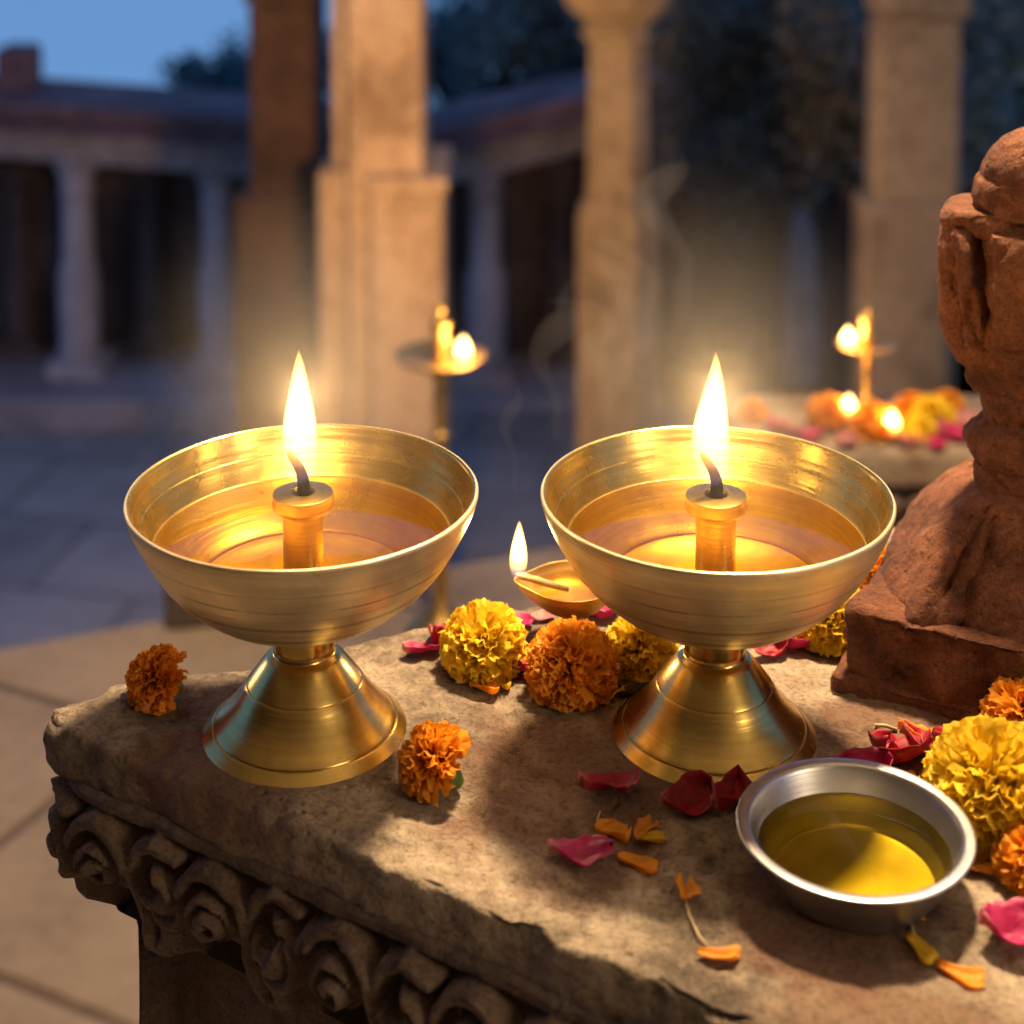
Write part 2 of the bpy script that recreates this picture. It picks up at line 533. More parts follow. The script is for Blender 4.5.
R_C = 0.022
INS = 0.010
nu, nv = 330, 470              # along front, along back
us = np.linspace(0, 1, nu) * LF
vs_ = np.linspace(0, 1, nv) * LB
UU, VV = np.meshgrid(us, vs_, indexing='ij')
a = UU.copy(); b = VV.copy()   # distances from the two edges meeting at A
msk = (a < R_C) & (b < R_C)
qx, qy = R_C - a, R_C - b
mx_ = np.maximum(qx, qy); ln = np.sqrt(qx ** 2 + qy ** 2) + 1e-9
a = np.where(msk, R_C - qx * mx_ / ln, a); b = np.where(msk, R_C - qy * mx_ / ln, b)
nin = np.array([-(e_front[1]), e_front[0]])
if np.dot(nin, e_back) < 0: nin = -nin
X = A[0] + e_front[0] * a + e_back[0] * b
Y = A[1] + e_front[1] * a + e_back[1] * b
grid = np.stack([X.ravel(), Y.ravel(), np.full(X.size, ZP)], 1)


def gid(i, j): return i * nv + j


loop = [gid(i, 0) for i in range(nu)]          # front edge from A outward
loop_full = ([gid(0, j) for j in range(nv - 1, 0, -1)] + [gid(i, 0) for i in range(nu)] +
             [gid(nu - 1, j) for j in range(1, nv)] + [gid(i, nv - 1) for i in range(nu - 2, 0, -1)])
lp = grid[loop_full][:, :2]
tg = np.roll(lp, -1, 0) - np.roll(lp, 1, 0)
tg /= np.linalg.norm(tg, axis=1)[:, None]
nrm = np.stack([tg[:, 1], -tg[:, 0]], 1)
cen = lp.mean(0)
if np.mean(np.sum(nrm * (lp - cen), 1)) < 0: nrm = -nrm
for _ in range(3):
    nrm = (np.roll(nrm, 1, 0) + nrm + np.roll(nrm, -1, 0)); nrm /= np.linalg.norm(nrm, axis=1)[:, None]


def surf_noise(P, edge):
    base = 0.0011 * fbm(P * 38, 4, 3) + 0.0005 * fbm(P * 160, 3, 9)
    und = 0.0016 * fbm(P * 9, 2, 31)
    ch = np.clip(fbm(P * 30, 3, 21) - 0.25, 0, 1) * 0.007
    return base, und, ch


# top face, with worn edge
dist_edge = np.minimum(a, b).ravel()
base, und, ch = surf_noise(grid, None)
wear = 1 - smooth(0.0, 0.012, dist_edge)
pitm = smooth(0.30, 0.8, fbm(grid * 60, 3, 77)) * 0.0018
seat = np.zeros(len(grid))
for (px_, py_, r0_) in ((305, 728, 0.050), (717, 731, 0.050), (854, 887, 0.034), (572, 640, 0.020)):
    c_ = G(px_, py_)
    seat = np.maximum(seat, 1 - smooth(r0_, r0_ + 0.012, np.hypot(grid[:, 0] - c_[0], grid[:, 1] - c_[1])))
base = base * (1 - seat) + 0.0002 * seat; und = und * (1 - seat)
ge = np.column_stack([grid[:, :2] @ e_front, grid[:, :2] @ e_back, grid[:, 2]])
flake = np.clip(fbm(ge * np.array([42, 95, 1]), 4, 101) - 0.12, 0, 1)
pitm = pitm + np.minimum(flake, 0.35) * 0.0042 * smooth(0.0, 0.5, fbm(grid * 11, 3, 55) + 0.25) * (1 - seat)
grid[:, 2] += base + und * 0.8 - ch * wear * 0.9 - 0.0010 * wear ** 2 - pitm * (1 - seat * 0.9)
verts = [grid]
faces = []
for i in range(nu - 1):
    for j in range(nv - 1):
        faces.append((gid(i, j), gid(i, j + 1), gid(i + 1, j + 1), gid(i + 1, j)))
prof = [(0.0012, -0.0002), (0.0023, -0.0008), (0.0031, -0.0019), (0.0036, -0.0036), (0.0039, -0.006), (0.0041, -0.009), (0.0042, -0.012), (0.0042, -0.015), (0.0041, -0.018), (0.0040, -0.0208), (0.0036, -0.0232), (0.0024, -0.0252), (-0.002, -0.0265), (-0.02, -0.027)]
prev = loop_full
nl = len(loop_full)
cnt = len(grid)
z0 = grid[loop_full][:, 2]
for kk, (off, dz) in enumerate(prof):
    P = np.column_stack([lp + nrm * off, np.full(nl, ZP + dz)])
    bs, un, chh = surf_noise(P, None)
    w = math.exp(-((dz) / 0.012) ** 2)
    d = bs * 1.2 + un * 0.8 - chh * w * 0.9
    P[:, :2] += nrm * d[:, None]
    P[:, 2] += (z0 - ZP) * max(0, 1 + dz / 0.008) - chh * w * 0.4
    idx = [cnt + q for q in range(nl)]
    verts.append(P); cnt += nl
    for q in range(nl):
        q2 = (q + 1) % nl
        faces.append((prev[q], prev[q2], idx[q2], idx[q]))
    prev = idx
V = np.concatenate(verts)
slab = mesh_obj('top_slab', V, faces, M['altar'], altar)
# make sure faces point outward
import bmesh


def fix_normals(o):
    bm = bmesh.new(); bm.from_mesh(o.data)
    bmesh.ops.recalc_face_normals(bm, faces=bm.faces)
    bm.to_mesh(o.data); bm.free()


fix_normals(slab)

# frieze: path along back edge stub, corner, front edge, at fine spacing
def path_pts(step):
    pts, nr, s_ = [], [], []
    nb = -(e_front - e_back * np.dot(e_front, e_back)); nb /= np.linalg.norm(nb)     # outward normal of back edge
    nf = -(e_back - e_front * np.dot(e_back, e_front)); nf /= np.linalg.norm(nf)     # outward normal of front edge
    th = math.acos(np.dot(e_front, e_back))
    r = R_C
    tl = r / math.tan(th / 2)
    c = A + (e_front + e_back) / np.linalg.norm(e_front + e_back) * (r / math.sin(th / 2))
    s = -0.20
    while s < -tl * 0.0 - 1e-9 - 0.0:
        pts.append(A + e_back * (tl - s)); nr.append(nb); s_.append(s); s += step
    ang = PI - th
    narc = max(4, int(r * ang / step))
    a0 = math.atan2(nb[1], nb[0]); a1 = math.atan2(nf[1], nf[0])
    dA = (a1 - a0 + PI) % (2 * PI) - PI
    for k in range(narc):
        an = a0 + dA * k / narc
        n = np.array([math.cos(an), math.sin(an)])
        pts.append(c + n * r); nr.append(n); s_.append(k / narc * r * ang)
    s = 0
    while s < LF - 0.01:
        pts.append(A + e_front * (tl + s)); nr.append(nf); s_.append(r * ang + s); s += step
    return np.array(pts), np.array(nr), np.array(s_)


def seg_d(u, v, pts):
    """distance to a polyline in the (u, v) plane"""
    d = np.full(u.shape, 9.0)
    for (x0, y0), (x1, y1) in zip(pts[:-1], pts[1:]):
        dx, dy = x1 - x0, y1 - y0
        t = np.clip(((u - x0) * dx + (v - y0) * dy) / (dx * dx + dy * dy + 1e-12), 0, 1)
        d = np.minimum(d, np.hypot(u - x0 - t * dx, v - y0 - t * dy))
    return d


def arc(cx, cy, r, a0, a1, n=14, r1=None):
    r1 = r if r1 is None else r1
    return [(cx + (r + (r1 - r) * i / n) * math.cos(math.radians(a0 + (a1 - a0) * i / n)), cy + (r + (r1 - r) * i / n) * math.sin(math.radians(a0 + (a1 - a0) * i / n))) for i in range(n + 1)]


PER = 0.066
FH = 0.064


def ridge(d, w, h):
    return h * (0.72 * smooth(w * 1.05, w * 0.55, d) + 0.28 * np.sqrt(np.clip(1 - (d / w) ** 2, 0, 1)))


def frieze_height(s, v):
    """carved relief: facing volutes, a leaf stem between them and a tongue below; v runs down from 0 to FH"""
    v = v * 0.056 / FH
    s = s * 0.064 / PER
    P0 = 0.064
    c = np.floor(s / P0)
    jit = _hash(c.astype(np.int64), c.astype(np.int64) * 0, c.astype(np.int64) * 0, 5)
    u = s - c * P0 + (jit - 0.5) * 0.004
    h = np.zeros_like(u)
    for sh in (-P0, 0, P0):
        x = u - sh
        # round volute boss with spiral groove
        d = np.hypot((x - 0.0135) * 1.1, v - 0.026)
        boss = 0.0165 * (0.7 * smooth(0.0127, 0.0098, d) + 0.3 * np.sqrt(np.clip(1 - (d / 0.0125) ** 2, 0, 1)))
        sp = seg_d(x, v, arc(0.0135, 0.026, 0.0025, 0, 520, 40, 0.0105))
        boss = boss - 0.0070 * np.exp(-(sp / 0.0013) ** 2) * (d < 0.0125)
        h = np.maximum(h, boss * 1.1)
        # stem arch over the boss running into the central stem
        st = seg_d(x, v, arc(0.0135, 0.026, 0.0175, 200, 345, 16) + [(0.0315, 0.031), (0.033, 0.042), (0.036, 0.053)])
        h = np.maximum(h, ridge(st, 0.0036, 0.0135))
        # hooked leaf facing the boss
        d2 = np.hypot(x - 0.0475, (v - 0.029) * 0.86)
        leaf = 0.0180 * (0.7 * smooth(0.0148, 0.0115, d2) + 0.3 * np.sqrt(np.clip(1 - (d2 / 0.0145) ** 2, 0, 1)))
        bite = np.hypot(x - 0.0425, v - 0.0215)
        leaf = leaf * smooth(0.0045, 0.0085, bite)
        leaf = leaf - 0.0050 * np.exp(-(seg_d(x, v, arc(0.0475, 0.028, 0.0085, -60, 120, 10)) / 0.0015) ** 2)
        h = np.maximum(h, leaf)
        st2 = seg_d(x, v, [(0.0335, 0.040), (0.0315, 0.026), (0.036, 0.012), (0.046, 0.0075), (0.058, 0.010)])
        h = np.maximum(h, ridge(st2, 0.0034, 0.0125))
        # tongue under the stem
        d3 = np.hypot((x - 0.040) / 0.013, (v - 0.047) / 0.013)
        h = np.maximum(h, 0.014 * np.sqrt(np.clip(1 - d3 ** 2, 0, 1)) ** 0.7)
        h = h - 0.0065 * np.exp(-(seg_d(x, v, [(0.0385, 0.036), (0.0395, 0.044), (0.039, 0.050)]) / 0.0019) ** 2)
    return np.clip(h, 0, 1)


PT, NR, SS = path_pts(0.0011)
rows = 62
fv, ff = [], []
npth = len(PT)
for off, dz in ((-0.03, -0.0195), (-0.004, -0.0202), (0.001, -0.0215)):
    fv.append(np.column_stack([PT + NR * off, np.full(npth, ZP + dz)]))
for i in range(rows):
    v = np.full(npth, FH * i / (rows - 1))
    s = SS + 0.021
    h = frieze_height(s, v)
    c = np.floor(s / PER); u = s - c * PER
    low = 0.006 + 0.010 * smooth(0.016, 0.004, np.abs(u - 0.040)) * 1.0
    base_off = 0.006 - 0.007 * smooth(0.004, 0.009, v) - 0.008 * smooth(FH * 0.35, FH, v)             # the ground of the relief leans inward
    # the lower border is scalloped: material recedes quickly except at the tongues
    cut = smooth(0.046, 0.064, v) * smooth(0.010, 0.020, np.abs(u - 0.040)) * 0.022
    cs_ = np.floor(s / PER).astype(np.int64)
    h = h * (0.82 + 0.3 * _hash(cs_, cs_ * 0 + 3, cs_ * 0, 9)) 
    chip = smooth(0.30, 0.55, fbm(np.column_stack([PT, ZP - v]) * 21, 3, 91))
    h = h * (1 - 0.25 * chip)
    off = base_off + h - cut
    P3 = np.column_stack([PT + NR * 0.0, ZP - 0.024 - v])
    nz = 0.0012 * fbm(P3 * 70, 3, 5) + 0.0011 * fbm(P3 * 22, 2, 8)
    off = off + nz
    fv.append(np.column_stack([PT + NR * off[:, None], ZP - 0.024 - v]))
for off, dz in ((-0.014, FH + 0.004), (-0.028, FH + 0.009), (-0.055, FH + 0.010)):
    fv.append(np.column_stack([PT + NR * off, np.full(npth, ZP - 0.024 - dz)]))
nr_ = len(fv)
for i in range(nr_ - 1):
    for q in range(npth - 1):
        ff.append((i * npth + q, i * npth + q + 1, (i + 1) * npth + q + 1, (i + 1) * npth + q))
fr = mesh_obj('carved_frieze', np.concatenate(fv), ff, M['altar_shade'], altar)
fix_normals(fr)
# pedestal body
PT2, NR2, SS2 = path_pts(0.006)
pv, pf = [], []
zz = np.concatenate([np.linspace(-0.09, -0.5, 70), np.linspace(-0.52, -ZP, 12)])
for dz in zz:
    P3 = np.column_stack([PT2, np.full(len(PT2), ZP + dz)])
    n = 0.003 * fbm(P3 * 18, 4, 12) + 0.004 * fbm(P3 * 6, 2, 15) - 0.006 * np.exp(-((dz + 0.19) / 0.004) ** 2)
    pv.append(np.column_stack([PT2 + NR2 * (-0.034 + n)[:, None], np.full(len(PT2), ZP + dz)]))
np2 = len(PT2)
for i in range(len(zz) - 1):
    for q in range(np2 - 1):
        pf.append((i * np2 + q, i * np2 + q + 1, (i + 1) * np2 + q + 1, (i + 1) * np2 + q))
pd = mesh_obj('pedestal', np.concatenate(pv), pf, M['altar_shade'], altar)
fix_normals(pd)
# solid core so that the altar is closed behind
core = MB()
q0, q1 = A + (e_front + e_back) * 0.06, A + e_front * (LF - 0.01) + e_back * 0.06
q2, q3 = A + e_front * (LF - 0.01) + e_back * (LB - 0.03), A + e_front * 0.06 + e_back * (LB - 0.03)
core.add([(*q, z) for z in (0, ZP - 0.036) for q in (q0, q1, q2, q3)], [(0, 1, 5, 4), (1, 2, 6, 5), (2, 3, 7, 6), (3, 0, 4, 7), (4, 5, 6, 7)])
co = core.build('core_block', M['altar_shade'], altar, shade=False); fix_normals(co)


def top_z(x, y):
    """height of the altar top under a point"""
    d2 = (grid[:, 0] - x) ** 2 + (grid[:, 1] - y) ** 2
    k = np.argpartition(d2, 12)[:12]
    return float(grid[k, 2].max())


# ------------------------------------------------------------------ brass lamps
H = 0.1095
lamp = thing('brass_lamp', 'brass bowl lamp on the altar corner, between the two small loose marigolds', 'oil lamp')
outer = [(0.0125, -0.0580), (0.020, -0.0572), (0.031, -0.0543), (0.0435, -0.0486), (0.0545, -0.0405), (0.0645, -0.0300), (0.0722, -0.0175), (0.0768, -0.0078), (0.0785, -0.0030), (0.0792, -0.0005), (0.0789, 0.0009), (0.0779, 0.0012)]
inner = [(0.0779, 0.0012), (0.0769, 0.0004), (0.0758, -0.0030), (0.0730, -0.0105), (0.0722, -0.0119), (0.0717, -0.0120), (0.0690, -0.0180), (0.0668, -0.0222), (0.0660, -0.0230), (0.0610, -0.0305), (0.0530, -0.0385), (0.0478, -0.0425), (0.0468, -0.0440), (0.0455, -0.0440), (0.0330, -0.0478), (0.0150, -0.0498), (0.0100, -0.0500), (0.0, -0.0500)]
inner = [(r, z * 0.90 if z < 0 else z) for r, z in inner]
b_ = MB(); b_.lathe(catmull(outer, 5), 160, caps=False)
ow = b_.build('bowl_wall', M['brass_out'], lamp)
b_ = MB(); b_.lathe(catmull(inner, 5), 160, caps=False)
iw = b_.build('bowl_lining', M['brass_in'], lamp)
for o in (ow, iw):
    # grooves turned on the lathe, very small hammer unevenness
    me = o.data
    co_ = np.array([v.co[:] for v in me.vertices])
    r_ = np.hypot(co_[:, 0], co_[:, 1]) + 1e-9
    dr = 0.00025 * fbm(co_ * 30, 2, 41)
    for zg in ((-0.021, -0.032, -0.043) if o is ow else (-0.006,)):
        dr = dr - 0.0005 * np.exp(-((co_[:, 2] - zg) / 0.0008) ** 2) * (1 if o is ow else -1)
    co_[:, 0] *= 1 + dr / r_; co_[:, 1] *= 1 + dr / r_
    me.vertices.foreach_set('co', co_.ravel())
    o.location = (0, 0, H)
    fix_normals(o)
iw.data.flip_normals()
iw.data.materials.append(M['brass_floor'])
for p_ in iw.data.polygons:
    if p_.center.z < -0.0195: p_.material_index = 1
BR = 0.986
for o in (ow, iw): o.scale = (BR, BR, 1.0)
foot = [(0.0150, -0.0520), (0.0142, -0.0560), (0.0136, -0.0600), (0.0136, -0.0680), (0.0135, -0.0690), (0.0139, -0.0710), (0.0152, -0.0720), (0.0170, -0.0734), (0.0210, -0.0782), (0.0252, -0.0838), (0.0257, -0.0848), (0.0261, -0.0848), (0.0310, -0.0918), (0.0358, -0.0974), (0.0402, -0.1016), (0.0408, -0.1026), (0.0414, -0.1027), (0.0440, -0.1050), (0.0456, -0.1064), (0.0458, -0.1068), (0.0455, -0.1070), (0.0430, -0.1070), (0.040, -0.1045), (0.0, -0.090)]
f_ = MB(); f_.lathe(catmull(foot, 5), 128)
fo = f_.build('foot', M['brass_foot'], lamp); fo.location = (0, 0, H); fo.scale = (1, 1, H / 0.107)
hold = [(0.0122, -0.0460), (0.0122, -0.0435), (0.0108, -0.0420), (0.0096, -0.0410), (0.0090, -0.040), (0.0090, -0.030), (0.0089, -0.013), (0.0092, -0.0085), (0.0098, -0.0078), (0.0128, -0.0068), (0.0136, -0.0060), (0.0137, -0.0030), (0.0134, -0.0008), (0.0128, -0.0002), (0.0060, 0.0004), (0.0052, 0.0000), (0.0046, -0.0012), (0.0044, -0.004), (0.0, -0.006)]
h_ = MB(); h_.lathe(catmull(hold, 5), 64)
ho = h_.build('wick_holder', M['brass_holder'], lamp); ho.location = (0, 0, H); fix_normals(ho)
w_ = MB()
wp = [(0.0002, 0, -0.006), (0.0004, 0, 0.002), (0.0002, 0, 0.0065), (-0.0012, 0, 0.0105), (-0.0034, 0.0003, 0.0140), (-0.0062, 0.0005, 0.0175), (-0.0070, 0.0005, 0.0185)]
w_.tube(catmull3 if False else wp, [0.0031, 0.0030, 0.0027, 0.0024, 0.0020, 0.0014, 0.0005], 14)
wk = w_.build('wick', M['wick'], lamp); wk.location = (0, 0, H)
sm = wk.modifiers.new('smooth', 'SUBSURF'); sm.levels = 2; sm.render_levels = 2
o_ = MB(); o_.lathe([(0.0, 0.0), (0.02, 0.0), (0.045, 0.0), (0.060, 0.0), (0.0665, 0.0002), (0.0674, 0.0008)], 96, caps=False)
ol = o_.build('oil', M['oil'], lamp); ol.data.flip_normals(); ol.location = (0, 0, H - 0.0205)


def flame_prof(h, w):
    pts = [(0.0, 0.0), (0.22, 0.02), (0.40, 0.08), (0.47, 0.16), (0.50, 0.27), (0.49, 0.38), (0.44, 0.50), (0.36, 0.62), (0.265, 0.74), (0.17, 0.85), (0.08, 0.94), (0.0, 1.0)]
    return [(max(r, 0) * w, z * h) for r, z in catmull(pts, 4)]


def flame(parent, loc, h, w, mat, bend=0.0):
    m = MB(); m.lathe(flame_prof(h, w), 32)
    vs = np.array(m.v)
    t = vs[:, 2] / h
    vs[:, 0] += bend * h * (np.sin(t * 2.6) * 0.5 + t * t)
    m.v = [tuple(q) for q in vs]
    o = m.build('flame', mat, parent); o.location = loc
    return o


flame(lamp, (-0.0012, 0, H + 0.0042), 0.0610, 0.0158, M['flame'], 0.0)


def light(name, loc, power, color, radius, parent=None):
    L = bpy.data.lights.new(name, 'POINT'); L.energy = power; L.color = color; L.shadow_soft_size = radius
    o = bpy.data.objects.new(name, L); COL.objects.link(o); o.location = [float(c) for c in loc]
    if parent: o.parent = parent
    return o


WARM = (1.0, 0.62, 0.25)
base_l = G(305, 728); base_r = G(714, 731)
lamp.location = (base_l[0], base_l[1], top_z(*base_l[:2]) - 0.0006)
lamp2 = dup(lamp, (base_r[0], base_r[1], top_z(*base_r[:2]) - 0.0006), (0, 0, 0), 'brass bowl lamp on the altar behind the steel bowl of oil', 'tall brass lamps on the altar')
for ch in lamp2.children:
    if ch.name.startswith('flame'):
        ch.data = ch.data.copy()
        for v_ in ch.data.vertices:
            t_ = v_.co.z / 0.061
            v_.co.x += -0.0012 * math.sin(t_ * 5.0) - 0.0006 * t_; v_.co.x *= 1.0 + 0.06 * math.sin(t_ * 4)
lamp['group'] = 'tall brass lamps on the altar'
P_FL = 0.32
for L in (lamp, lamp2):
    light('flame_light', (L.location[0], L.location[1], L.location[2] + H + 0.045), P_FL, WARM, 0.008)

# ------------------------------------------------------------------ small lamp behind
sl_c = G(572, 640)
small = thing('small_brass_lamp', 'small brass lamp with a spout flame standing behind the marigolds', 'oil lamp', (sl_c[0], sl_c[1], top_z(*sl_c[:2]) - 0.0005))
sprof = [(0.0, 0.0005), (0.016, 0.0), (0.0165, 0.002), (0.012, 0.005), (0.0062, 0.0095), (0.0066, 0.0125), (0.0058, 0.0145), (0.010, 0.0175), (0.018, 0.0225), (0.0225, 0.029), (0.0245, 0.0335), (0.0250, 0.0345), (0.0243, 0.0348), (0.0225, 0.031), (0.016, 0.0255), (0.0, 0.0235)]
s_ = MB(); s_.lathe(catmull(sprof, 4), 64)
vs = np.array(s_.v)
rr = np.hypot(vs[:, 0], vs[:, 1]); an = np.arctan2(vs[:, 1], vs[:, 0])
lip = np.exp(-((np.abs(an) - PI) / 0.42) ** 2) * smooth(0.012, 0.025, rr) * (vs[:, 2] > 0.015)
vs[:, 0] *= 1 + 0.32 * lip; vs[:, 2] += 0.0008 * lip
s_.v = [tuple(q) for q in vs]
so = s_.build('bowl', M['brass_old'], small)
w_ = MB(); w_.tube([(-0.002, 0.0, 0.0298), (-0.012, 0, 0.0325), (-0.020, 0, 0.0352), (-0.0285, 0, 0.0375), (-0.0315, 0, 0.0385)], [0.0015, 0.0019, 0.0020, 0.0018, 0.0009], 12)
w_.build('wick', M['cotton'], small)
o_ = MB(); o_.lathe([(0.0, 0.0), (0.01, 0.0), (0.0222, 0.0004)], 48, caps=False)
ol = o_.build('oil', M['oil'], small); ol.data.flip_normals(); ol.location = (0, 0, 0.0302)
flame(small, (-0.0305, 0, 0.0368), 0.033, 0.0098, M['flame_small'], 0.02)
light('flame_light', (small.location[0] - 0.027, small.location[1], small.location[2] + 0.047), 0.14, WARM, 0.005)

small.scale = (0.88, 0.88, 0.88)

# ------------------------------------------------------------------ steel bowl
sb = G(854, 881)
steelb = thing('steel_bowl', 'small steel bowl of yellow oil at the front of the altar', 'bowl', (sb[0], sb[1], top_z(*sb[:2]) - 0.0003))
kx = 1.0
sp_ = [(0.0, 0.0004), (0.026, 0.0), (0.0295, 0.0008), (0.0325, 0.0035), (0.0365, 0.013), (0.0395, 0.0225), (0.0412, 0.0272), (0.0432, 0.0285), (0.0450, 0.0288), (0.0456, 0.0296), (0.0450, 0.0304), (0.0430, 0.0304), (0.0408, 0.0295), (0.0392, 0.0250), (0.0358, 0.0135), (0.0315, 0.0045), (0.028, 0.0022), (0.0, 0.0016)]
s_ = MB(); s_.lathe([(r * kx, z * 0.75) for r, z in catmull(sp_, 5)], 128)
sh_ = s_.build('bowl_shell', M['steel'], steelb)
sh_.data.materials.append(M['steel_floor'])
for p_ in sh_.data.polygons:
    if p_.normal.z > 0.05 and p_.center.z < 0.0122 and p_.center.z > 0.0008 and math.hypot(p_.center.x, p_.center.y) < 0.0345: p_.material_index = 1
o_ = MB(); o_.lathe([(0.0, 0.0), (0.02, 0.0), (0.032, 0.0), (0.0360 * kx, 0.0001), (0.0368 * kx, 0.0006)], 64, caps=False)
ol = o_.build('oil', M['oil_green'], steelb); ol.data.flip_normals(); ol.location = (0, 0, 0.0124)

# ------------------------------------------------------------------ marigolds
def marigold_mesh(R, n, seed, depth=125, ruff=1.0):
    n = int(n * 1.75)
    r = random.Random(seed)
    mb = MB()
    for k in range(n):
        f = (k + 0.5) / n
        ct = 1 - f * (1 - math.cos(math.radians(depth)))
        th = math.acos(ct); ph = k * 2.39996 + r.uniform(-0.25, 0.25)
        d = Vector((math.sin(th) * math.cos(ph), math.sin(th) * math.sin(ph), ct))
        t = Vector((r.gauss(0, 1), r.gauss(0, 1), r.gauss(0, 1))); t = (t - d * t.dot(d)).normalized()
        polar = Vector((-math.cos(th) * math.cos(ph), -math.cos(th) * math.sin(ph), math.sin(th)))
        nn = d.cross(t)
        # outward side leans away from the flower's axis
        if nn.dot(polar) > 0 and r.random() < 0.7: nn = -nn; t = -t
        L = R * r.uniform(0.92, 1.09); Wd = R * r.uniform(0.13, 0.21)
        curl = r.uniform(0.10, 0.34) * R
        wave = r.uniform(0.04, 0.09) * R * ruff; wph = r.uniform(0, 6)
        na, nb = 4, 6
        vv = []
        for i in range(na):
            u = i / (na - 1)
            rad = R * 0.42 + (L - R * 0.42) * u
            wid = Wd * (0.45 + 0.65 * u)
            for j in range(nb):
                s = j / (nb - 1) * 2 - 1
                edge = 1 - 0.10 * s * s * u
                p = d * (rad * edge) + t * (wid * s) + nn * (curl * u * u + wave * u * math.sin(wph + s * 5.2) + 0.10 * R * s * s * (1 - 0.5 * u))
                if i == na - 1: p += d * (0.03 * R * math.sin(wph * 2 + s * 9))
                vv.append(p)
        ff_ = [(i * nb + j, i * nb + j + 1, (i + 1) * nb + j + 1, (i + 1) * nb + j) for i in range(na - 1) for j in range(nb - 1)]
        mb.add(vv, ff_)
    return mb


def marigold(name, px, py, R, mat, label, seed, n=230, axis=(0, -0.35, 1), squash=0.86, calyx=False, plane=ZP, lift=0.8, depth=125, group='marigold heads on the altar'):
    p = G(px, py, plane)
    z = top_z(p[0], p[1]) if plane == ZP else plane
    root = thing(name, label, 'marigold', (p[0], p[1], z), 0, group)
    q = Vector((0, 0, 1)).rotation_difference(Vector(axis).normalized())
    mb = marigold_mesh(R, n, seed, depth)
    vs = np.array(mb.v)
    vs[:, 2] *= squash
    Rm = np.array(q.to_matrix())
    vs = vs @ Rm.T
    lo = np.percentile(vs[:, 2], 1.2)
    off = np.array([0, 0, -lo * lift])
    vs = vs + off
    vs[:, 2] = np.maximum(vs[:, 2], 0.0006)
    mb.v = [tuple(v) for v in vs]
    mb.build('bloom', mat, root)
    # green cup under the petals
    c = MB(); c.lathe(catmull([(0.0, -0.80 * R), (0.14 * R, -0.78 * R), (0.24 * R, -0.60 * R), (0.34 * R, -0.35 * R), (0.40 * R, -0.02 * R), (0.30 * R, 0.10 * R), (0.0, 0.12 * R)] if calyx else
                                  [(0.0, -0.30 * R), (0.2 * R, -0.28 * R), (0.36 * R, -0.1 * R), (0.40 * R, 0.02 * R), (0.0, 0.1 * R)], 3), 18)
    vs = np.array(c.v) @ Rm.T + off
    vs[:, 2] = np.maximum(vs[:, 2], 0.0005)
    c.v = [tuple(v) for v in vs]
    c.build('calyx', M['calyx'], root)
    return root


marigold('marigold', 160, 700, 0.0150, M['mari_rust'], 'small orange marigold with green base at the far left corner of the altar', 1, 120, (-0.75, -0.35, 0.5), 1.0, True, depth=105)
marigold('marigold', 438, 785, 0.0160, M['mari_orange'], 'small orange marigold with green base lying in front between the lamps', 2, 120, (-0.8, 0.1, 0.62), 1.05, True, depth=100)
marigold('marigold', 483, 668, 0.0200, M['mari_yellow'], 'yellow marigold head in front of the small flame', 3, 240, (-0.1, -0.5, 1))
marigold('marigold', 572, 692, 0.0208, M['mari_orange'], 'large orange marigold head between the feet of the two lamps', 4, 270, (0.1, -0.6, 1))
marigold('marigold', 641, 672, 0.0175, M['mari_yellow'], 'yellow marigold head half hidden behind the foot of a brass lamp', 5, 200, (0.1, -0.5, 1))
marigold('marigold', 834, 640, 0.0195, M['mari_yellow'], 'yellow marigold head beside the red stone baluster base, behind the lamp', 6, 220, (-0.2, -0.5, 1))
marigold('marigold', 873, 600, 0.0185, M['mari_orange'], 'orange marigold head at the far edge of the altar behind the baluster', 7, 220, (0, -0.4, 1))
marigold('marigold', 990, 829, 0.0268, M['mari_yellow'], 'largest yellow marigold head beside the steel bowl', 8, 300, (-0.5, -0.5, 0.9))
marigold('marigold', 1024, 742, 0.0180, M['mari_orange'], 'orange marigold head resting against the big yellow one under the baluster', 9, 220, (-0.3, -0.4, 1))
marigold('marigold', 1038, 880, 0.0165, M['mari_orange'], 'orange marigold head cut by the picture edge right of the steel bowl', 10, 200, (-0.5, -0.3, 1))


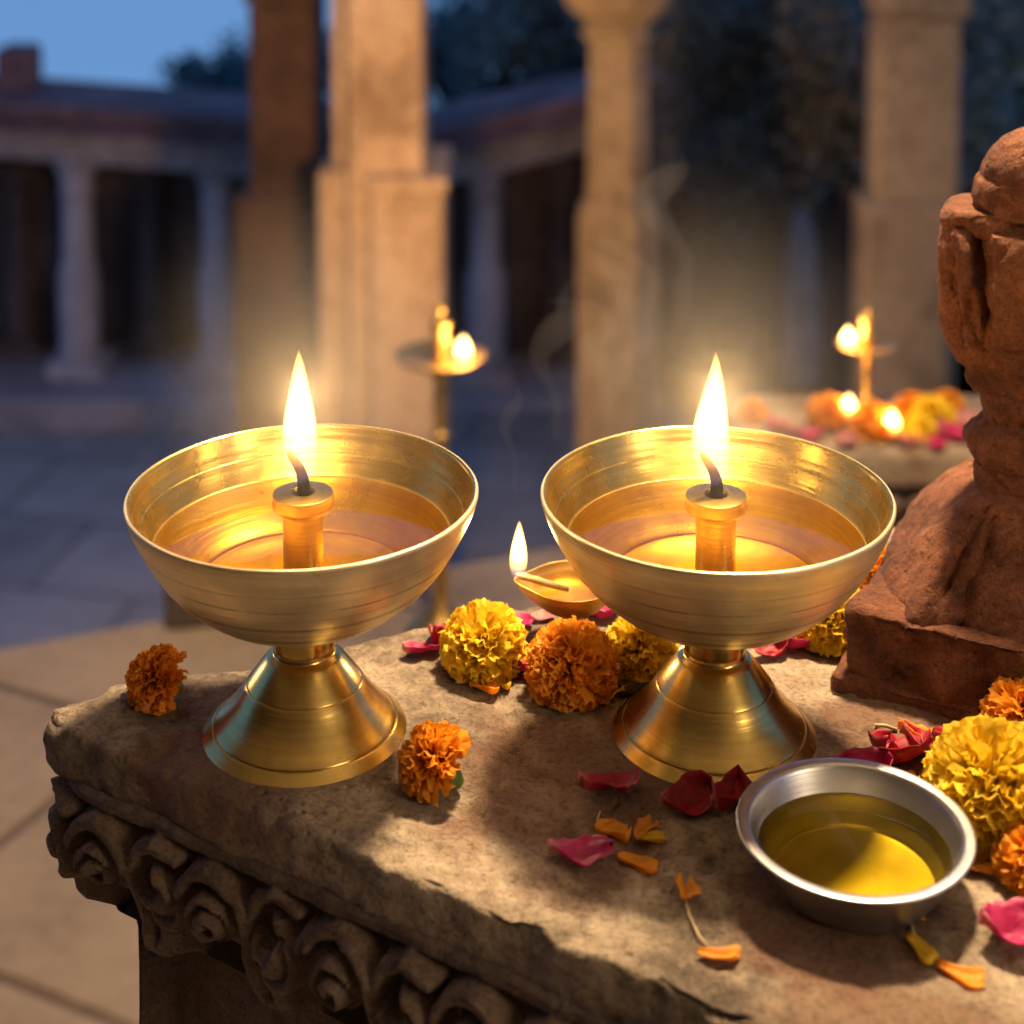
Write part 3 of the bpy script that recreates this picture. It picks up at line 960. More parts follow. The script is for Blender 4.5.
# ------------------------------------------------------------------ loose petals
def rose_petal(px, py, L, W, yaw, mat, label, seed, cup=0.35, tilt=0.1, curl=0.25, group='rose petals scattered on the altar', roll=0.0):
    r = random.Random(seed)
    p = G(px, py)
    na, nb = 14, 13
    vv = []
    fold = r.uniform(-0.35, 0.35)
    for i in range(na):
        u = i / (na - 1)
        w = W * 0.5 * (max(0.0, 1 - ((u - 0.58) / 0.42) ** 2.4) ** 0.5 if u > 0.58 else 0.10 + 0.90 * math.sin(PI / 2 * u / 0.58) ** 0.85)
        for j in range(nb):
            s = j / (nb - 1) * 2 - 1
            wv = 1 + 0.07 * math.sin(u * 11 + seed * 1.7 + (2 if s > 0 else 0))
            x = (u - 0.5) * L - (0.08 * L if abs(s) < 0.3 and u > 0.9 else 0) * (1 - abs(s) / 0.3)
            y = w * s * wv + 0.07 * L * math.sin(u * 2.6 + seed)
            z = cup * W * (s * s * 0.42 + (u - 0.42) ** 2 * 0.9) + curl * W * 0.35 * max(0, u - 0.72) ** 2 * 12 * (0.6 + 0.5 * math.sin(s * 3 + seed))
            z += 0.035 * W * math.sin(s * 6 + seed + u * 4) * u + 0.06 * W * math.exp(-((s - fold) / 0.16) ** 2) * (0.3 + u)
            vv.append((x, y, z))
    vv = np.array(vv)
    q_ = np.column_stack([vv[:, 0] / L * 2.6, vv[:, 1] / L * 2.6, np.full(len(vv), seed * 3.7)])
    vv[:, 2] += 0.085 * W * fbm(q_, 3, seed) + 0.05 * W * fbm(q_ * 3.1, 2, seed + 3)
    vv[:, 1] += 0.04 * W * fbm(q_ * 2, 2, seed + 9)
    M3 = np.array((Matrix.Rotation(yaw, 3, 'Z') @ Matrix.Rotation(tilt, 3, 'Y') @ Matrix.Rotation(roll, 3, 'X')))
    vv = vv @ M3.T
    vv[:, 2] -= vv[:, 2].min()
    ff_ = [(i * nb + j, i * nb + j + 1, (i + 1) * nb + j + 1, (i + 1) * nb + j) for i in range(na - 1) for j in range(nb - 1)]
    o = mesh_obj('rose_petal', vv, ff_, mat)
    o.location = (p[0], p[1], top_z(p[0], p[1]) + 0.0002)
    m = o.modifiers.new('thickness', 'SOLIDIFY'); m.thickness = 0.0004; m.offset = 1
    return tag(o, label, 'petal', group)


RP, RR, RL = M['rose_pink'], M['rose_red'], M['rose_pale']
rose_petal(608, 795, 0.0255, 0.0225, 0.25, RR, 'crimson rose petal lying alone in the lamp shadow above the magenta petal', 1, 0.5, 0.15, 0.3, roll=-0.25)
rose_petal(580, 857, 0.0255, 0.0215, 0.15, RP, 'magenta rose petal lying nearest the front rim of the altar', 2, 0.35, 0.1, 0.2, roll=-0.18)
rose_petal(686, 806, 0.0225, 0.0190, 0.4, RR, 'crimson petal beside the lamp foot, left of its pair near the steel bowl', 3, 0.6, -0.1, 0.35, roll=0.2)
rose_petal(729, 808, 0.0230, 0.0190, 0.9, RR, 'folded crimson petal touching the back rim of the steel bowl', 4, 0.7, 0.2, 0.4, roll=-0.3)
rose_petal(860, 778, 0.0240, 0.0170, -0.15, RP, 'pink rose petal behind the steel bowl with a curled edge', 5, 0.7, 0.15, 0.4, roll=0.25)
rose_petal(903, 770, 0.0260, 0.0210, -0.3, RR, 'large dark crimson petal between the steel bowl and the big yellow marigold', 6, 0.6, -0.2, 0.3, roll=-0.25)
rose_petal(937, 766, 0.0190, 0.0170, 0.9, RR, 'dark crimson petal tucked against the big yellow marigold', 7, 0.6, 0.3, 0.3, roll=0.3)
rose_petal(920, 745, 0.0200, 0.0150, -0.3, M['mari_rust'], 'rust red petal lying below the red stone baluster base', 8, 0.6, 0.1, 0.3, roll=-0.2)
rose_petal(1006, 941, 0.0225, 0.0205, 0.2, RP, 'thick magenta petal at the right front of the altar', 9, 0.7, 0.15, 0.5, roll=0.1)
rose_petal(424, 651, 0.0215, 0.0150, 0.1, RP, 'magenta petal lying left of the yellow marigold, behind the left lamp', 10, 0.5, 0.1, 0.3, roll=-0.25)
rose_petal(441, 645, 0.0180, 0.0150, 0.8, RR, 'red petal standing against the yellow marigold behind the left lamp', 11, 0.7, 0.5, 0.4, roll=-0.4)
rose_petal(518, 676, 0.0190, 0.0145, 0.5, RP, 'pink petal with pale edge between the yellow and the large orange marigold', 12, 0.7, 0.4, 0.4, roll=-0.3)
rose_petal(517, 627, 0.0160, 0.0130, 0.2, RP, 'pink petal on the bare stone left of the small lamp foot', 13, 0.4, 0.1, 0.3)
rose_petal(543, 620, 0.0120, 0.0100, 0.6, RL, 'tiny pale pink petal right at the small lamp foot', 14, 0.4, 0.1, 0.3)
rose_petal(594, 619, 0.0210, 0.0190, 0.4, RP, 'pink petal behind the large orange marigold, right of the small lamp', 15, 0.7, 0.4, 0.4, roll=-0.3)
rose_petal(790, 648, 0.0200, 0.0170, 0.2, RP, 'pink petal behind the lamp at the right, nearest the baluster', 16, 0.7, 0.4, 0.4, roll=-0.2)
rose_petal(766, 653, 0.0170, 0.0150, -0.4, RR, 'crimson petal tucked behind the foot of the right lamp', 17, 0.7, 0.3, 0.4, roll=0.2)
rose_petal(795, 782, 0.0140, 0.0120, 0.3, RR, 'small crimson petal by the lamp foot above the steel bowl rim', 18, 0.6, 0.1, 0.3)

rose_petal(884, 760, 0.0200, 0.0160, 1.3, RR, 'crimson petal standing behind the pink one at the back of the steel bowl', 19, 0.8, 0.5, 0.4, roll=0.3)
rose_petal(921, 757, 0.0230, 0.0180, -0.7, RR, 'deep crimson petal in front of the rust red petal under the baluster', 20, 0.7, 0.2, 0.4, roll=-0.35)
rose_petal(948, 752, 0.0180, 0.0150, 0.3, RR, 'crimson petal half under the back of the big yellow marigold', 21, 0.7, 0.3, 0.4, roll=0.2)


def loose_petal(px, py, L, W, yaw, mat, label, seed, bend=0.3):
    """a single crumpled marigold floret"""
    L *= 0.82; W *= 0.85
    r = random.Random(seed)
    p = G(px, py)
    na, nb = 9, 7
    vv = []
    ph = r.uniform(0, 6)
    for i in range(na):
        u = i / (na - 1)
        w = W * 0.5 * (0.22 + 1.05 * u ** 0.8) * (1 + 0.12 * math.sin(u * 9 + ph)) * (1 - 0.25 * max(0, u - 0.85) * 6)
        for j in range(nb):
            s = j / (nb - 1) * 2 - 1
            tube = (1 - u) * 1.6 + 0.5
            y = w * math.sin(s * tube * 0.9) / max(0.6, math.sin(min(tube * 0.9, 1.5)))
            z = 0.7 * w * (1 - math.cos(s * tube * 0.9)) + (0.20 * W * math.sin(s * 5 + ph) + 0.10 * W * math.sin(s * 11 + 2 * ph + u * 5)) * u + bend * L * (u - 0.4) ** 2
            vv.append(((u - 0.5) * L, y + 0.16 * L * math.sin(u * 3.0 + ph), z))
    vv = np.array(vv); c, s = math.cos(yaw), math.sin(yaw)
    vv = np.column_stack([vv[:, 0] * c - vv[:, 1] * s, vv[:, 0] * s + vv[:, 1] * c, vv[:, 2] - vv[:, 2].min()])
    ff_ = [(i * nb + j, i * nb + j + 1, (i + 1) * nb + j + 1, (i + 1) * nb + j) for i in range(na - 1) for j in range(nb - 1)]
    o = mesh_obj('marigold_petal', vv, ff_, mat)
    o.location = (p[0], p[1], top_z(p[0], p[1]) + 0.0002)
    m = o.modifiers.new('thickness', 'SOLIDIFY'); m.thickness = 0.0005; m.offset = 1
    return tag(o, label, 'petal', 'loose marigold petals on the altar')


MO, MY = M['mari_orange'], M['mari_yellow']
loose_petal(612, 834, 0.0150, 0.0150, 0.2, MO, 'broad orange marigold petal just behind the magenta petal', 1)
loose_petal(645, 834, 0.0150, 0.0105, 0.8, MO, 'forked orange marigold petal left of the crimson petal by the steel bowl', 2)
loose_petal(652, 841, 0.0110, 0.0075, 0.5, MY, 'slim yellow marigold petal lying against the forked orange one', 3)
loose_petal(637, 864, 0.0190, 0.0095, -0.1, MO, 'long orange marigold petal beside the magenta petal at the front', 4)
loose_petal(685, 896, 0.0120, 0.0125, 1.2, MO, 'orange marigold petal left of the steel bowl shadow with a pale thread', 5)
loose_petal(718, 956, 0.0170, 0.0090, -0.5, MO, 'orange marigold petal in front of the steel bowl shadow, lower left', 6)
loose_petal(960, 974, 0.0200, 0.0095, -0.25, MO, 'orange marigold petal nearest the lower right front of the altar', 7)
loose_petal(920, 952, 0.0170, 0.0085, -0.8, MY, 'yellow marigold petal on the front edge of the steel bowl shadow', 8)
loose_petal(976, 868, 0.0150, 0.0120, 0.3, MO, 'orange marigold petal right of the steel bowl below the yellow marigold', 9)
loose_petal(908, 786, 0.0130, 0.0110, 0.4, MO, 'orange marigold petal behind the steel bowl under the crimson petal', 10)
loose_petal(925, 797, 0.0150, 0.0120, -0.2, MO, 'orange marigold petal between the steel bowl rim and the yellow marigold', 11)
loose_petal(892, 789, 0.0110, 0.0090, 1.2, MY, 'yellow marigold petal behind the back rim of the steel bowl', 12)
loose_petal(484, 688, 0.0150, 0.0120, 0.2, MO, 'orange marigold petal under the yellow marigold by the left lamp', 13)
loose_petal(500, 684, 0.0130, 0.0080, -0.2, MY, 'pale yellow marigold petal between the yellow and orange marigold heads', 14)
loose_petal(612, 699, 0.0140, 0.0120, 0.9, MY, 'yellow marigold petal right beside the large orange marigold', 15)
loose_petal(905, 918, 0.0120, 0.0110, 0.7, MO, 'orange marigold petal in the dark under the steel bowl', 16)
loose_petal(632, 686, 0.0160, 0.0070, 0.1, MY, 'yellow marigold petal below the half hidden yellow marigold', 17)


def thread(pts, rad, mat, name, label, cat):
    P = [G(*q) for q in pts]
    P = [(p[0], p[1], top_z(p[0], p[1]) + rad * 0.8 + (0.001 if 0 < i < len(P) - 1 else 0)) for i, p in enumerate(P)]
    m = MB(); m.tube(P, rad, 8)
    return tag(m.build(name, mat), label, cat)


thread([(620, 698), (640, 694), (664, 690)], 0.0022, M['twig'], 'twig', 'short dark twig behind the foot of the right lamp', 'twig')
thread([(686, 903), (689, 918), (698, 936), (706, 945)], 0.0005, M['straw'], 'flower_thread', 'pale flower thread bent between two orange petals left of the bowl', 'thread')
thread([(912, 925), (913, 935), (920, 944)], 0.0005, M['straw'], 'flower_thread', 'pale flower thread in the shadow under the steel bowl', 'thread')
thread([(875, 731), (886, 733), (897, 734)], 0.0008, M['straw'], 'straw_bit', 'short straw bit on the stone before the baluster base', 'straw')
thread([(596, 823), (599, 813), (600, 808)], 0.0004, M['straw'], 'flower_thread', 'pale flower thread beside the broad orange petal', 'thread')

# ------------------------------------------------------------------ red stone baluster
AY = 0.812
AX = D(1065, 500, AY)[0]
bal = thing('stone_baluster', 'carved red sandstone baluster standing on the altar beside the lamps', 'baluster', (0, 0, 0))


def sil(px, py, Y=AY + 0.006):
    p = D(px, py, Y)
    return p[0], p[2] - ZP


def loft(name, pts, sq, depth_k, step=0.0016, carve=None, seed=1, amp=0.0024, ncirc=220, dmax=0.052):
    """stone block from its left outline: half widths about the axis"""
    pr = catmull([(AX - x, z) for x, z in pts], 6)
    # resample evenly
    P = np.array(pr); seg = np.r_[0, np.cumsum(np.linalg.norm(np.diff(P, axis=0), axis=1))]
    n = max(6, int(seg[-1] / step))
    s = np.linspace(0, seg[-1], n)
    w = np.interp(s, seg, P[:, 0]); z = np.interp(s, seg, P[:, 1])
    ang = np.linspace(0, 2 * PI, ncirc, endpoint=False)
    ca, sa = np.cos(ang), np.sin(ang)
    cx = np.sign(ca) * np.abs(ca) ** (2 / sq); cy = np.sign(sa) * np.abs(sa) ** (2 / sq)
    vv = []
    for wi, zi in zip(w, z):
        vv.append(np.column_stack([AX + wi * cx, AY + min(wi * depth_k, dmax + wi * 0.08) * cy, np.full(ncirc, ZP + zi)]))
    V = np.concatenate(vv)
    nx = np.tile(np.column_stack([np.sign(ca) * np.abs(ca) ** (2 - 2 / sq), np.sign(sa) * np.abs(sa) ** (2 - 2 / sq), 0 * ca]), (n, 1))
    nx /= np.linalg.norm(nx, axis=1)[:, None] + 1e-9
    dsp = amp * 0.7 * fbm(V * 60, 5, seed, 0.6) + amp * 0.8 * fbm(V * 16, 2, seed + 50)
    ch = np.clip(fbm(V * 26, 3, seed + 9) - 0.35, 0, 1) * 0.006
    dsp = dsp - ch - 0.0016 * np.exp(-(fbm(V * np.array([38, 38, 26]), 3, seed + 70) / 0.05) ** 2) + 0.0012 * np.round(fbm(V * 34, 2, seed + 80) * 2.5) / 2.5
    if carve is not None:
        dsp = dsp + smooth(-0.75, -0.97, nx[:, 1]) * carve(V[:, 0], V[:, 2] - ZP)
    V = V + nx * dsp[:, None]
    ya = math.atan2(dirb[1], dirb[0]) * 0.8
    xl, yl = V[:, 0] - AX, V[:, 1] - AY
    V[:, 0] = AX + xl * math.cos(ya) - yl * math.sin(ya); V[:, 1] = AY + xl * math.sin(ya) + yl * math.cos(ya)
    ff_ = []
    for i in range(n - 1):
        for k in range(ncirc):
            k2 = (k + 1) % ncirc
            ff_.append((i * ncirc + k, i * ncirc + k2, (i + 1) * ncirc + k2, (i + 1) * ncirc + k))
    ff_.append(tuple(range(ncirc - 1, -1, -1))); ff_.append(tuple((n - 1) * ncirc + k for k in range(ncirc)))
    o = mesh_obj(name, V, ff_, M['red_stone'], bal)
    fix_normals(o)
    return auto_sharp(o, 60)


def pl(*pts):
    return [sil(x, y, 0.765) for x, y in pts]


def carve_lines(lines, extra=None):
    def f(x, z):
        h = np.zeros_like(x)
        wx = 0.0014 * fbm(np.column_stack([x, z, z * 0]) * 120, 2, 4)
        for pts, w, dpt in lines:
            h = h - dpt * np.exp(-(seg_d(x + wx, z + wx, pts) / w) ** 2)
        if extra: h = h + extra(x, z)
        return h
    return f


def rough_block(name, corners, z0, z1, rad, mat, parent, seed=1, amp=0.0018, inset=0.004, step=0.0018):
    """hewn block on a polygon footprint, with worn edges"""
    C = [np.array(c[:2], float) for c in corners]
    per = []
    n = len(C)
    for i in range(n):
        p, q, r = C[i - 1], C[i], C[(i + 1) % n]
        a1 = (p - q) / np.linalg.norm(p - q); a2 = (r - q) / np.linalg.norm(r - q)
        for k in range(7):
            t = k / 6
            per.append((1 - t) ** 2 * (q + a1 * rad) + 2 * t * (1 - t) * q + t * t * (q + a2 * rad))
    per = np.array(per + [per[0]])
    sg = np.r_[0, np.cumsum(np.linalg.norm(np.diff(per, axis=0), axis=1))]
    m = int(sg[-1] / step); t = np.linspace(0, sg[-1], m, endpoint=False)
    lp_ = np.column_stack([np.interp(t, sg, per[:, 0]), np.interp(t, sg, per[:, 1])])
    ce = lp_.mean(0)
    tg_ = np.roll(lp_, -1, 0) - np.roll(lp_, 1, 0); tg_ /= np.linalg.norm(tg_, axis=1)[:, None]
    nr2 = np.stack([tg_[:, 1], -tg_[:, 0]], 1)
    if np.mean(np.sum(nr2 * (lp_ - ce), 1)) < 0: nr2 = -nr2
    rows_ = [(0.0, z0)] + [(0.0, z) for z in np.arange(z0 + step, z1 - inset, step)]
    rows_ += [(-inset * (1 - math.cos(a_)), z1 - inset + inset * math.sin(a_)) for a_ in np.linspace(0, PI / 2, 5)]
    vv = []
    for off, z in rows_:
        vv.append(np.column_stack([lp_ + nr2 * off, np.full(m, z)]))
    for k in np.linspace(0.97, 0.05, 34):
        q = ce + (lp_ - nr2 * inset - ce) * k
        vv.append(np.column_stack([q, np.full(m, z1)]))
    V = np.concatenate(vv)
    R_ = len(vv)
    nn = np.concatenate([np.column_stack([nr2, np.zeros(m)]) if i < len(rows_) - 3 else np.column_stack([nr2 * 0, np.ones(m)]) for i in range(R_)])
    dsp = amp * fbm(V * 55, 4, seed) + amp * 1.3 * fbm(V * 16, 2, seed + 50) - np.clip(fbm(V * 30, 3, seed + 9) - 0.3, 0, 1) * 0.007
    V = V + nn * dsp[:, None]
    ff_ = [(i * m + k, i * m + (k + 1) % m, (i + 1) * m + (k + 1) % m, (i + 1) * m + k) for i in range(R_ - 1) for k in range(m)]
    ff_.append(tuple((R_ - 1) * m + k for k in range(m)))
    o = mesh_obj(name, V, ff_, mat, parent)
    fix_normals(o)
    return o


bl = G(843, 690); br_ = G(1110, 757)
dirb = (br_ - bl)[:2] / np.linalg.norm((br_ - bl)[:2])
prp = np.array([-dirb[1], dirb[0]])
bw_ = 0.24
c0 = bl[:2]
quad = [c0, c0 + dirb * bw_, c0 + dirb * bw_ + prp * 0.13, c0 + prp * 0.13]
z_bl = D(853, 604, np.dot([0, 1], c0) + 0.002)[2]
quad0 = [c0 - dirb * 0.006 - prp * 0.004, c0 + dirb * (bw_ + 0.006) - prp * 0.004, c0 + dirb * (bw_ + 0.006) + prp * 0.134, c0 - dirb * 0.006 + prp * 0.134]
rough_block('base_course', quad0, ZP - 0.004, ZP + 0.008, 0.004, M['red_stone'], bal, 2, 0.0014, 0.003)
rough_block('base_block', quad, ZP + 0.006, z_bl, 0.006, M['red_stone'], bal, 3, 0.0020, 0.005)


def fold_relief(x, z):
    pts = pl((1040, 505), (1000, 540), (968, 585), (955, 640))
    d = seg_d(x, z, pts)
    a = 0.006 * np.exp(-(d / 0.009) ** 2)
    pts2 = pl((905, 632), (935, 628), (955, 600))
    a = a + between(x, z, pl((1012, 512), (985, 545), (962, 585), (950, 625)), pl((1030, 512), (1008, 545), (990, 585), (978, 630)), 0.0055)
    return a + 0.004 * np.exp(-(seg_d(x, z, pts2) / 0.007) ** 2)


def between(x, z, pa, pb, h, soft=0.0012):
    """raised leaf or fold between two edges given as x over z"""
    pa = sorted([(q[1], q[0]) for q in pa]); pb = sorted([(q[1], q[0]) for q in pb])
    xa = np.interp(z, [q[0] for q in pa], [q[1] for q in pa]); xb = np.interp(z, [q[0] for q in pb], [q[1] for q in pb])
    inz = smooth(pa[0][0] - 0.004, pa[0][0], z) * smooth(pa[-1][0] + 0.004, pa[-1][0], z)
    return h * smooth(-soft, soft, x - xa) * smooth(-soft, soft, xb - x) * inz


def vase_relief(x, z):
    h = between(x, z, pl((968, 240), (962, 265), (972, 305), (990, 345), (1004, 368)), pl((996, 240), (1008, 270), (1018, 310), (1022, 345), (1018, 368)), 0.0040)
    h = h + between(x, z, pl((1030, 235), (1034, 290), (1032, 365)), pl((1100, 235), (1100, 290), (1100, 365)), 0.006)
    return h


bell_lines = [(pl((1010, 510), (992, 530), (978, 560), (966, 580)), 0.0030, 0.007), (pl((1030, 520), (1005, 560), (990, 592)), 0.0034, 0.009),
              (pl((905, 640), (940, 634), (955, 612)), 0.0026, 0.006), (pl((968, 640), (975, 655), (990, 650)), 0.003, 0.004), (pl((925, 556), (932, 552)), 0.0035, 0.006),
              (pl((947, 572), (947, 584)), 0.0038, 0.008), (pl((967, 572), (962, 585)), 0.003, 0.005), (pl((1035, 540), (1010, 600), (1005, 640)), 0.0028, 0.005)]
loft('bell', [sil(872, 612), sil(884, 585), sil(893, 562), sil(905, 545), sil(922, 525), sil(945, 505), sil(962, 494), sil(974, 487), sil(980, 482)], 4.0, 0.95, carve=carve_lines(bell_lines, fold_relief), seed=4, dmax=0.080)
loft('neck_ring', [sil(978, 492), sil(975, 484), sil(973, 470), sil(978, 462)], 3.2, 0.5, seed=5)
loft('torus_moulding', [sil(982, 468), sil(976, 462), sil(966, 452), sil(962, 440), sil(966, 428), sil(976, 420), sil(984, 416)], 3.2, 0.5, seed=6)
loft('neck', [sil(978, 424), sil(977, 415), sil(976, 395), sil(979, 384)], 3.2, 0.5, seed=7)
vase_lines = [(pl((960, 235), (956, 262), (968, 285), (985, 300), (990, 330), (1000, 360)), 0.0020, 0.0045), (pl((985, 228), (1005, 255), (1018, 290), (1022, 340)), 0.0026, 0.006),
              (pl((1000, 235), (1012, 300), (1010, 345), (1018, 370)), 0.0022, 0.004), (pl((1030, 225), (1024, 250), (1020, 262)), 0.003, 0.005), (pl((952, 300), (965, 330), (985, 362)), 0.002, 0.003)]
loft('vase', [sil(985, 390), sil(972, 386), sil(965, 374), sil(966, 366), sil(954, 350), sil(943, 320), sil(938, 290), sil(938, 260), sil(942, 232), sil(948, 224)], 5.0, 0.5, carve=carve_lines(vase_lines, vase_relief), seed=8, amp=0.003)
loft('cap_slab', [sil(949, 232), sil(943, 227), sil(942, 218), sil(945, 212), sil(952, 209), sil(962, 208)], 5, 0.42, seed=9)
fin = [sil(976, 212), sil(974, 198), sil(978, 182), sil(984, 176), sil(984, 170), sil(990, 155), sil(1000, 143), sil(1012, 135), sil(1024, 129), sil(1040, 122), sil(1058, 117)]
loft('finial', fin, 2.6, 0.6, seed=10, amp=0.0012)

# ------------------------------------------------------------------ background: terrace items
# brass lamp stand at the terrace edge
st0 = G(441, 632, 0.0)
YS = st0[1]
ppm = F / (YS / math.cos(TILT))


def zat(px, py, Y): return D(px, py, Y)[2]


stand = thing('lamp_stand', 'tall brass lamp stand with one flame in front of the beige pillar', 'lamp stand', (st0[0], st0[1], 0))
zt = zat(441, 358, YS)
k_ = 1 / ppm
bs = MB(); bs.lathe(catmull([(0.0, 0.0), (34 * k_, 0.0), (34 * k_, 0.01), (20 * k_, 0.025), (10 * k_, 0.05), (8 * k_, 0.06)], 4), 32); bs.build('base', M['brass_old'], stand)
pr = [(7 * k_, 0.05)]
zz_ = 0.05
for i in range(4):
    h_s = (zt - 0.07) / 4
    z1 = 0.05 + h_s * i
    pr += [(7 * k_, z1 + h_s * 0.2), (8 * k_, z1 + h_s * 0.5), (6.5 * k_, z1 + h_s * 0.8), (11 * k_, z1 + h_s * 0.9), (7 * k_, z1 + h_s)]
pr += [(13 * k_, zt - 0.016), (9 * k_, zt - 0.006)]
bs = MB(); bs.lathe(catmull(pr, 4), 24); bs.build('shaft', M['brass_old'], stand)
bs = MB(); bs.lathe(catmull([(0, zt - 0.012), (20 * k_, zt - 0.011), (40 * k_, zt - 0.004), (46 * k_, zt + 0.004), (44 * k_, zt + 0.005), (20 * k_, zt - 0.003), (0, zt - 0.003)], 4), 40); bs.build('plate', M['brass_old'], stand)
bs = MB(); bs.lathe(catmull([(9 * k_, zt - 0.004), (8 * k_, zt + 14 * k_), (11 * k_, zt + 20 * k_), (7 * k_, zt + 27 * k_), (11 * k_, zt + 36 * k_), (4 * k_, zt + 46 * k_), (5 * k_, zt + 52 * k_), (0, zt + 62 * k_)], 4), 24); bs.build('finial', M['brass_old'], stand)
fx = 24 * k_
flame(stand, (fx, -0.02, zt + 0.002), 0.042, 0.025, M['flame_far'])
light('flame_light', (st0[0] + fx, st0[1] - 0.02, zt + 0.035), 1.3, WARM, 0.012)

# low stone block at the terrace edge
bp = G(178, 618, 0.0)
blk = MB(); blk.box((0, 0, 0.075), (0.20, 0.16, 0.15), 0.2); blk.box((0, 0, 0.163), (0.23, 0.19, 0.026), 0.2)
lb = thing('stone_post', 'low dark stone post at the terrace edge behind the left lamp', 'stone post', (bp[0] + 0.07, bp[1] + 0.05, 0))
o = MB().box((0, 0, 0.066), (0.20, 0.16, 0.132), 0.2).build('shaft', M['block_stone'], lb, shade=False); bevel(o, 0.012, 3)
o = MB().box((0, 0, 0.145), (0.225, 0.185, 0.026), 0.2).build('cap', M['block_stone'], lb, shade=False); bevel(o, 0.008, 3)

# second altar, low stone table with flowers
TY = 2.05
tz = D(870, 448, TY)[2]
tx0, tx1 = D(742, 440, TY)[0], D(1130, 440, TY)[0]
tab = thing('stone_table', 'low carved stone table covered with flowers and small flames behind the baluster', 'stone table', (0, 0, 0))
cxm, wxm = (tx0 + tx1) / 2, tx1 - tx0
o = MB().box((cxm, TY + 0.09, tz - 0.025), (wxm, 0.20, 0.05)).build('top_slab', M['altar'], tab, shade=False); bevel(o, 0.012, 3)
fz = MB()
fz.box((cxm, TY + 0.1, tz - 0.075), (wxm - 0.06, 0.17, 0.05))
nb_ = 12
for i in range(nb_):
    x = tx0 + 0.045 + (wxm - 0.09) * i / (nb_ - 1)
    fz.lathe(catmull([(0.0, -0.022), (0.012, -0.018), (0.02, -0.003), (0.02, 0.006), (0.010, 0.019), (0.0, 0.021)], 3), 12, (x, TY + 0.016, tz - 0.076))
fz.build('carved_frieze', M['altar_shade'], tab)
o = MB().box((cxm, TY + 0.1, (tz - 0.1) / 2), (wxm - 0.12, 0.14, tz - 0.1)).build('pedestal', M['altar_shade'], tab, shade=False); bevel(o, 0.01, 2)

GT = 'marigold heads on the back table'


def table_mari(px, py, R, mat, label, seed):
    p = G(px, py, tz)
    root = thing('marigold', label, 'marigold', (p[0], p[1], tz), 0, GT)
    mb = marigold_mesh(R, 90, seed)
    vs = np.array(mb.v); vs[:, 2] = np.maximum(vs[:, 2] * 0.85 + R * 0.5, 0.0005); mb.v = [tuple(v) for v in vs]
    mb.build('bloom', mat, root)


TM = [(828, 424, 0.028, MO, 'blurred orange marigold left of the two small flames on the back table'), (874, 436, 0.032, MO, 'blurred large orange marigold between the two small flames on the back table'),
      (914, 420, 0.026, M['mari_rust'], 'blurred deep orange marigold right behind the two small flames'), (932, 428, 0.030, MY, 'blurred yellow marigold beside the neck of the baluster'),
      (946, 416, 0.024, MO, 'blurred orange marigold at the back of the table beside the baluster'), (752, 420, 0.020, MO, 'blurred orange marigold at the left end of the back table, above the lamp rim'),
      (918, 438, 0.022, MY, 'blurred small yellow marigold in front of the deep orange one')]
for i, (px, py, R, m, lb_) in enumerate(TM):
    table_mari(px, py, R, m, lb_, 60 + i)
petal_proto = None
TPS = [(955, 441, 0.05, RP, 'blurred magenta petal heap beside the baluster neck'), (906, 446, 0.035, RL, 'blurred pale petal at the front edge of the back table'), (790, 436, 0.035, RL, 'blurred pale petal at the left of the back table'),
       (812, 440, 0.032, RP, 'blurred pink petal in front of the left orange marigold'), (845, 446, 0.035, RL, 'blurred pale petal below the two small flames'), (775, 430, 0.03, RP, 'blurred pink petal near the left end of the back table'),
       (965, 430, 0.045, RL, 'blurred pale blossom against the baluster'), (935, 449, 0.03, RP, 'blurred pink petal at the table edge under the yellow marigold')]
for i, (px, py, L, m, lb_) in enumerate(TPS):
    o = rose_petal(500, 800, L, L * 0.8, i * 1.1, m, lb_, 40 + i, 0.8, 0.2, 0.5, 'petals on the back table')
    p = G(px, py, tz); o.location = (p[0], p[1], tz + 0.0005)
# tea flames in small cups
for i, (px, py, lb_) in enumerate([(848, 425, 'small clay lamp on the back table, the left and farther flame'), (891, 441, 'small clay lamp on the back table, the right and nearer flame')]):
    p = G(px, py, tz)
    t = thing('clay_lamp', lb_, 'oil lamp', (p[0], p[1], tz), 0, 'clay lamps on the back table')
    MB().lathe(catmull([(0, 0), (0.010, 0), (0.018, 0.009), (0.020, 0.014), (0.018, 0.013), (0.008, 0.006), (0, 0.005)], 4), 24).build('cup', M['brass_old'], t)
    flame(t, (0, -0.004, 0.013), 0.030, 0.020, M['flame_far'])
    light('flame_light', (p[0], p[1], tz + 0.03), 0.3, WARM, 0.01)
# little lamp stand on the table
ls = G(874, 425, tz)
s2 = thing('table_lamp_stand', 'short brass lamp stand with one flame on the back table', 'lamp stand', (ls[0], ls[1] + 0.05, tz))
k2 = ls[1] / F
hz = 68 * k2
MB().lathe(catmull([(0, 0), (18 * k2, 0), (16 * k2, 0.006), (6 * k2, 0.016), (5 * k2, hz * 0.5), (8 * k2, hz * 0.6), (5 * k2, hz * 0.7), (9 * k2, hz * 0.9), (5 * k2, hz)], 4), 24).build('shaft', M['brass_old'], s2)
MB().lathe(catmull([(0, hz - 0.006), (16 * k2, hz - 0.004), (30 * k2, hz + 0.003), (29 * k2, hz + 0.004), (10 * k2, hz), (0, hz)], 4), 32).build('plate', M['brass_old'], s2)
MB().lathe(catmull([(8 * k2, hz - 0.002), (9 * k2, hz + 12 * k2), (6 * k2, hz + 22 * k2), (8 * k2, hz + 28 * k2), (5 * k2, hz + 36 * k2), (0, hz + 42 * k2)], 4), 24).build('finial', M['brass_old'], s2)
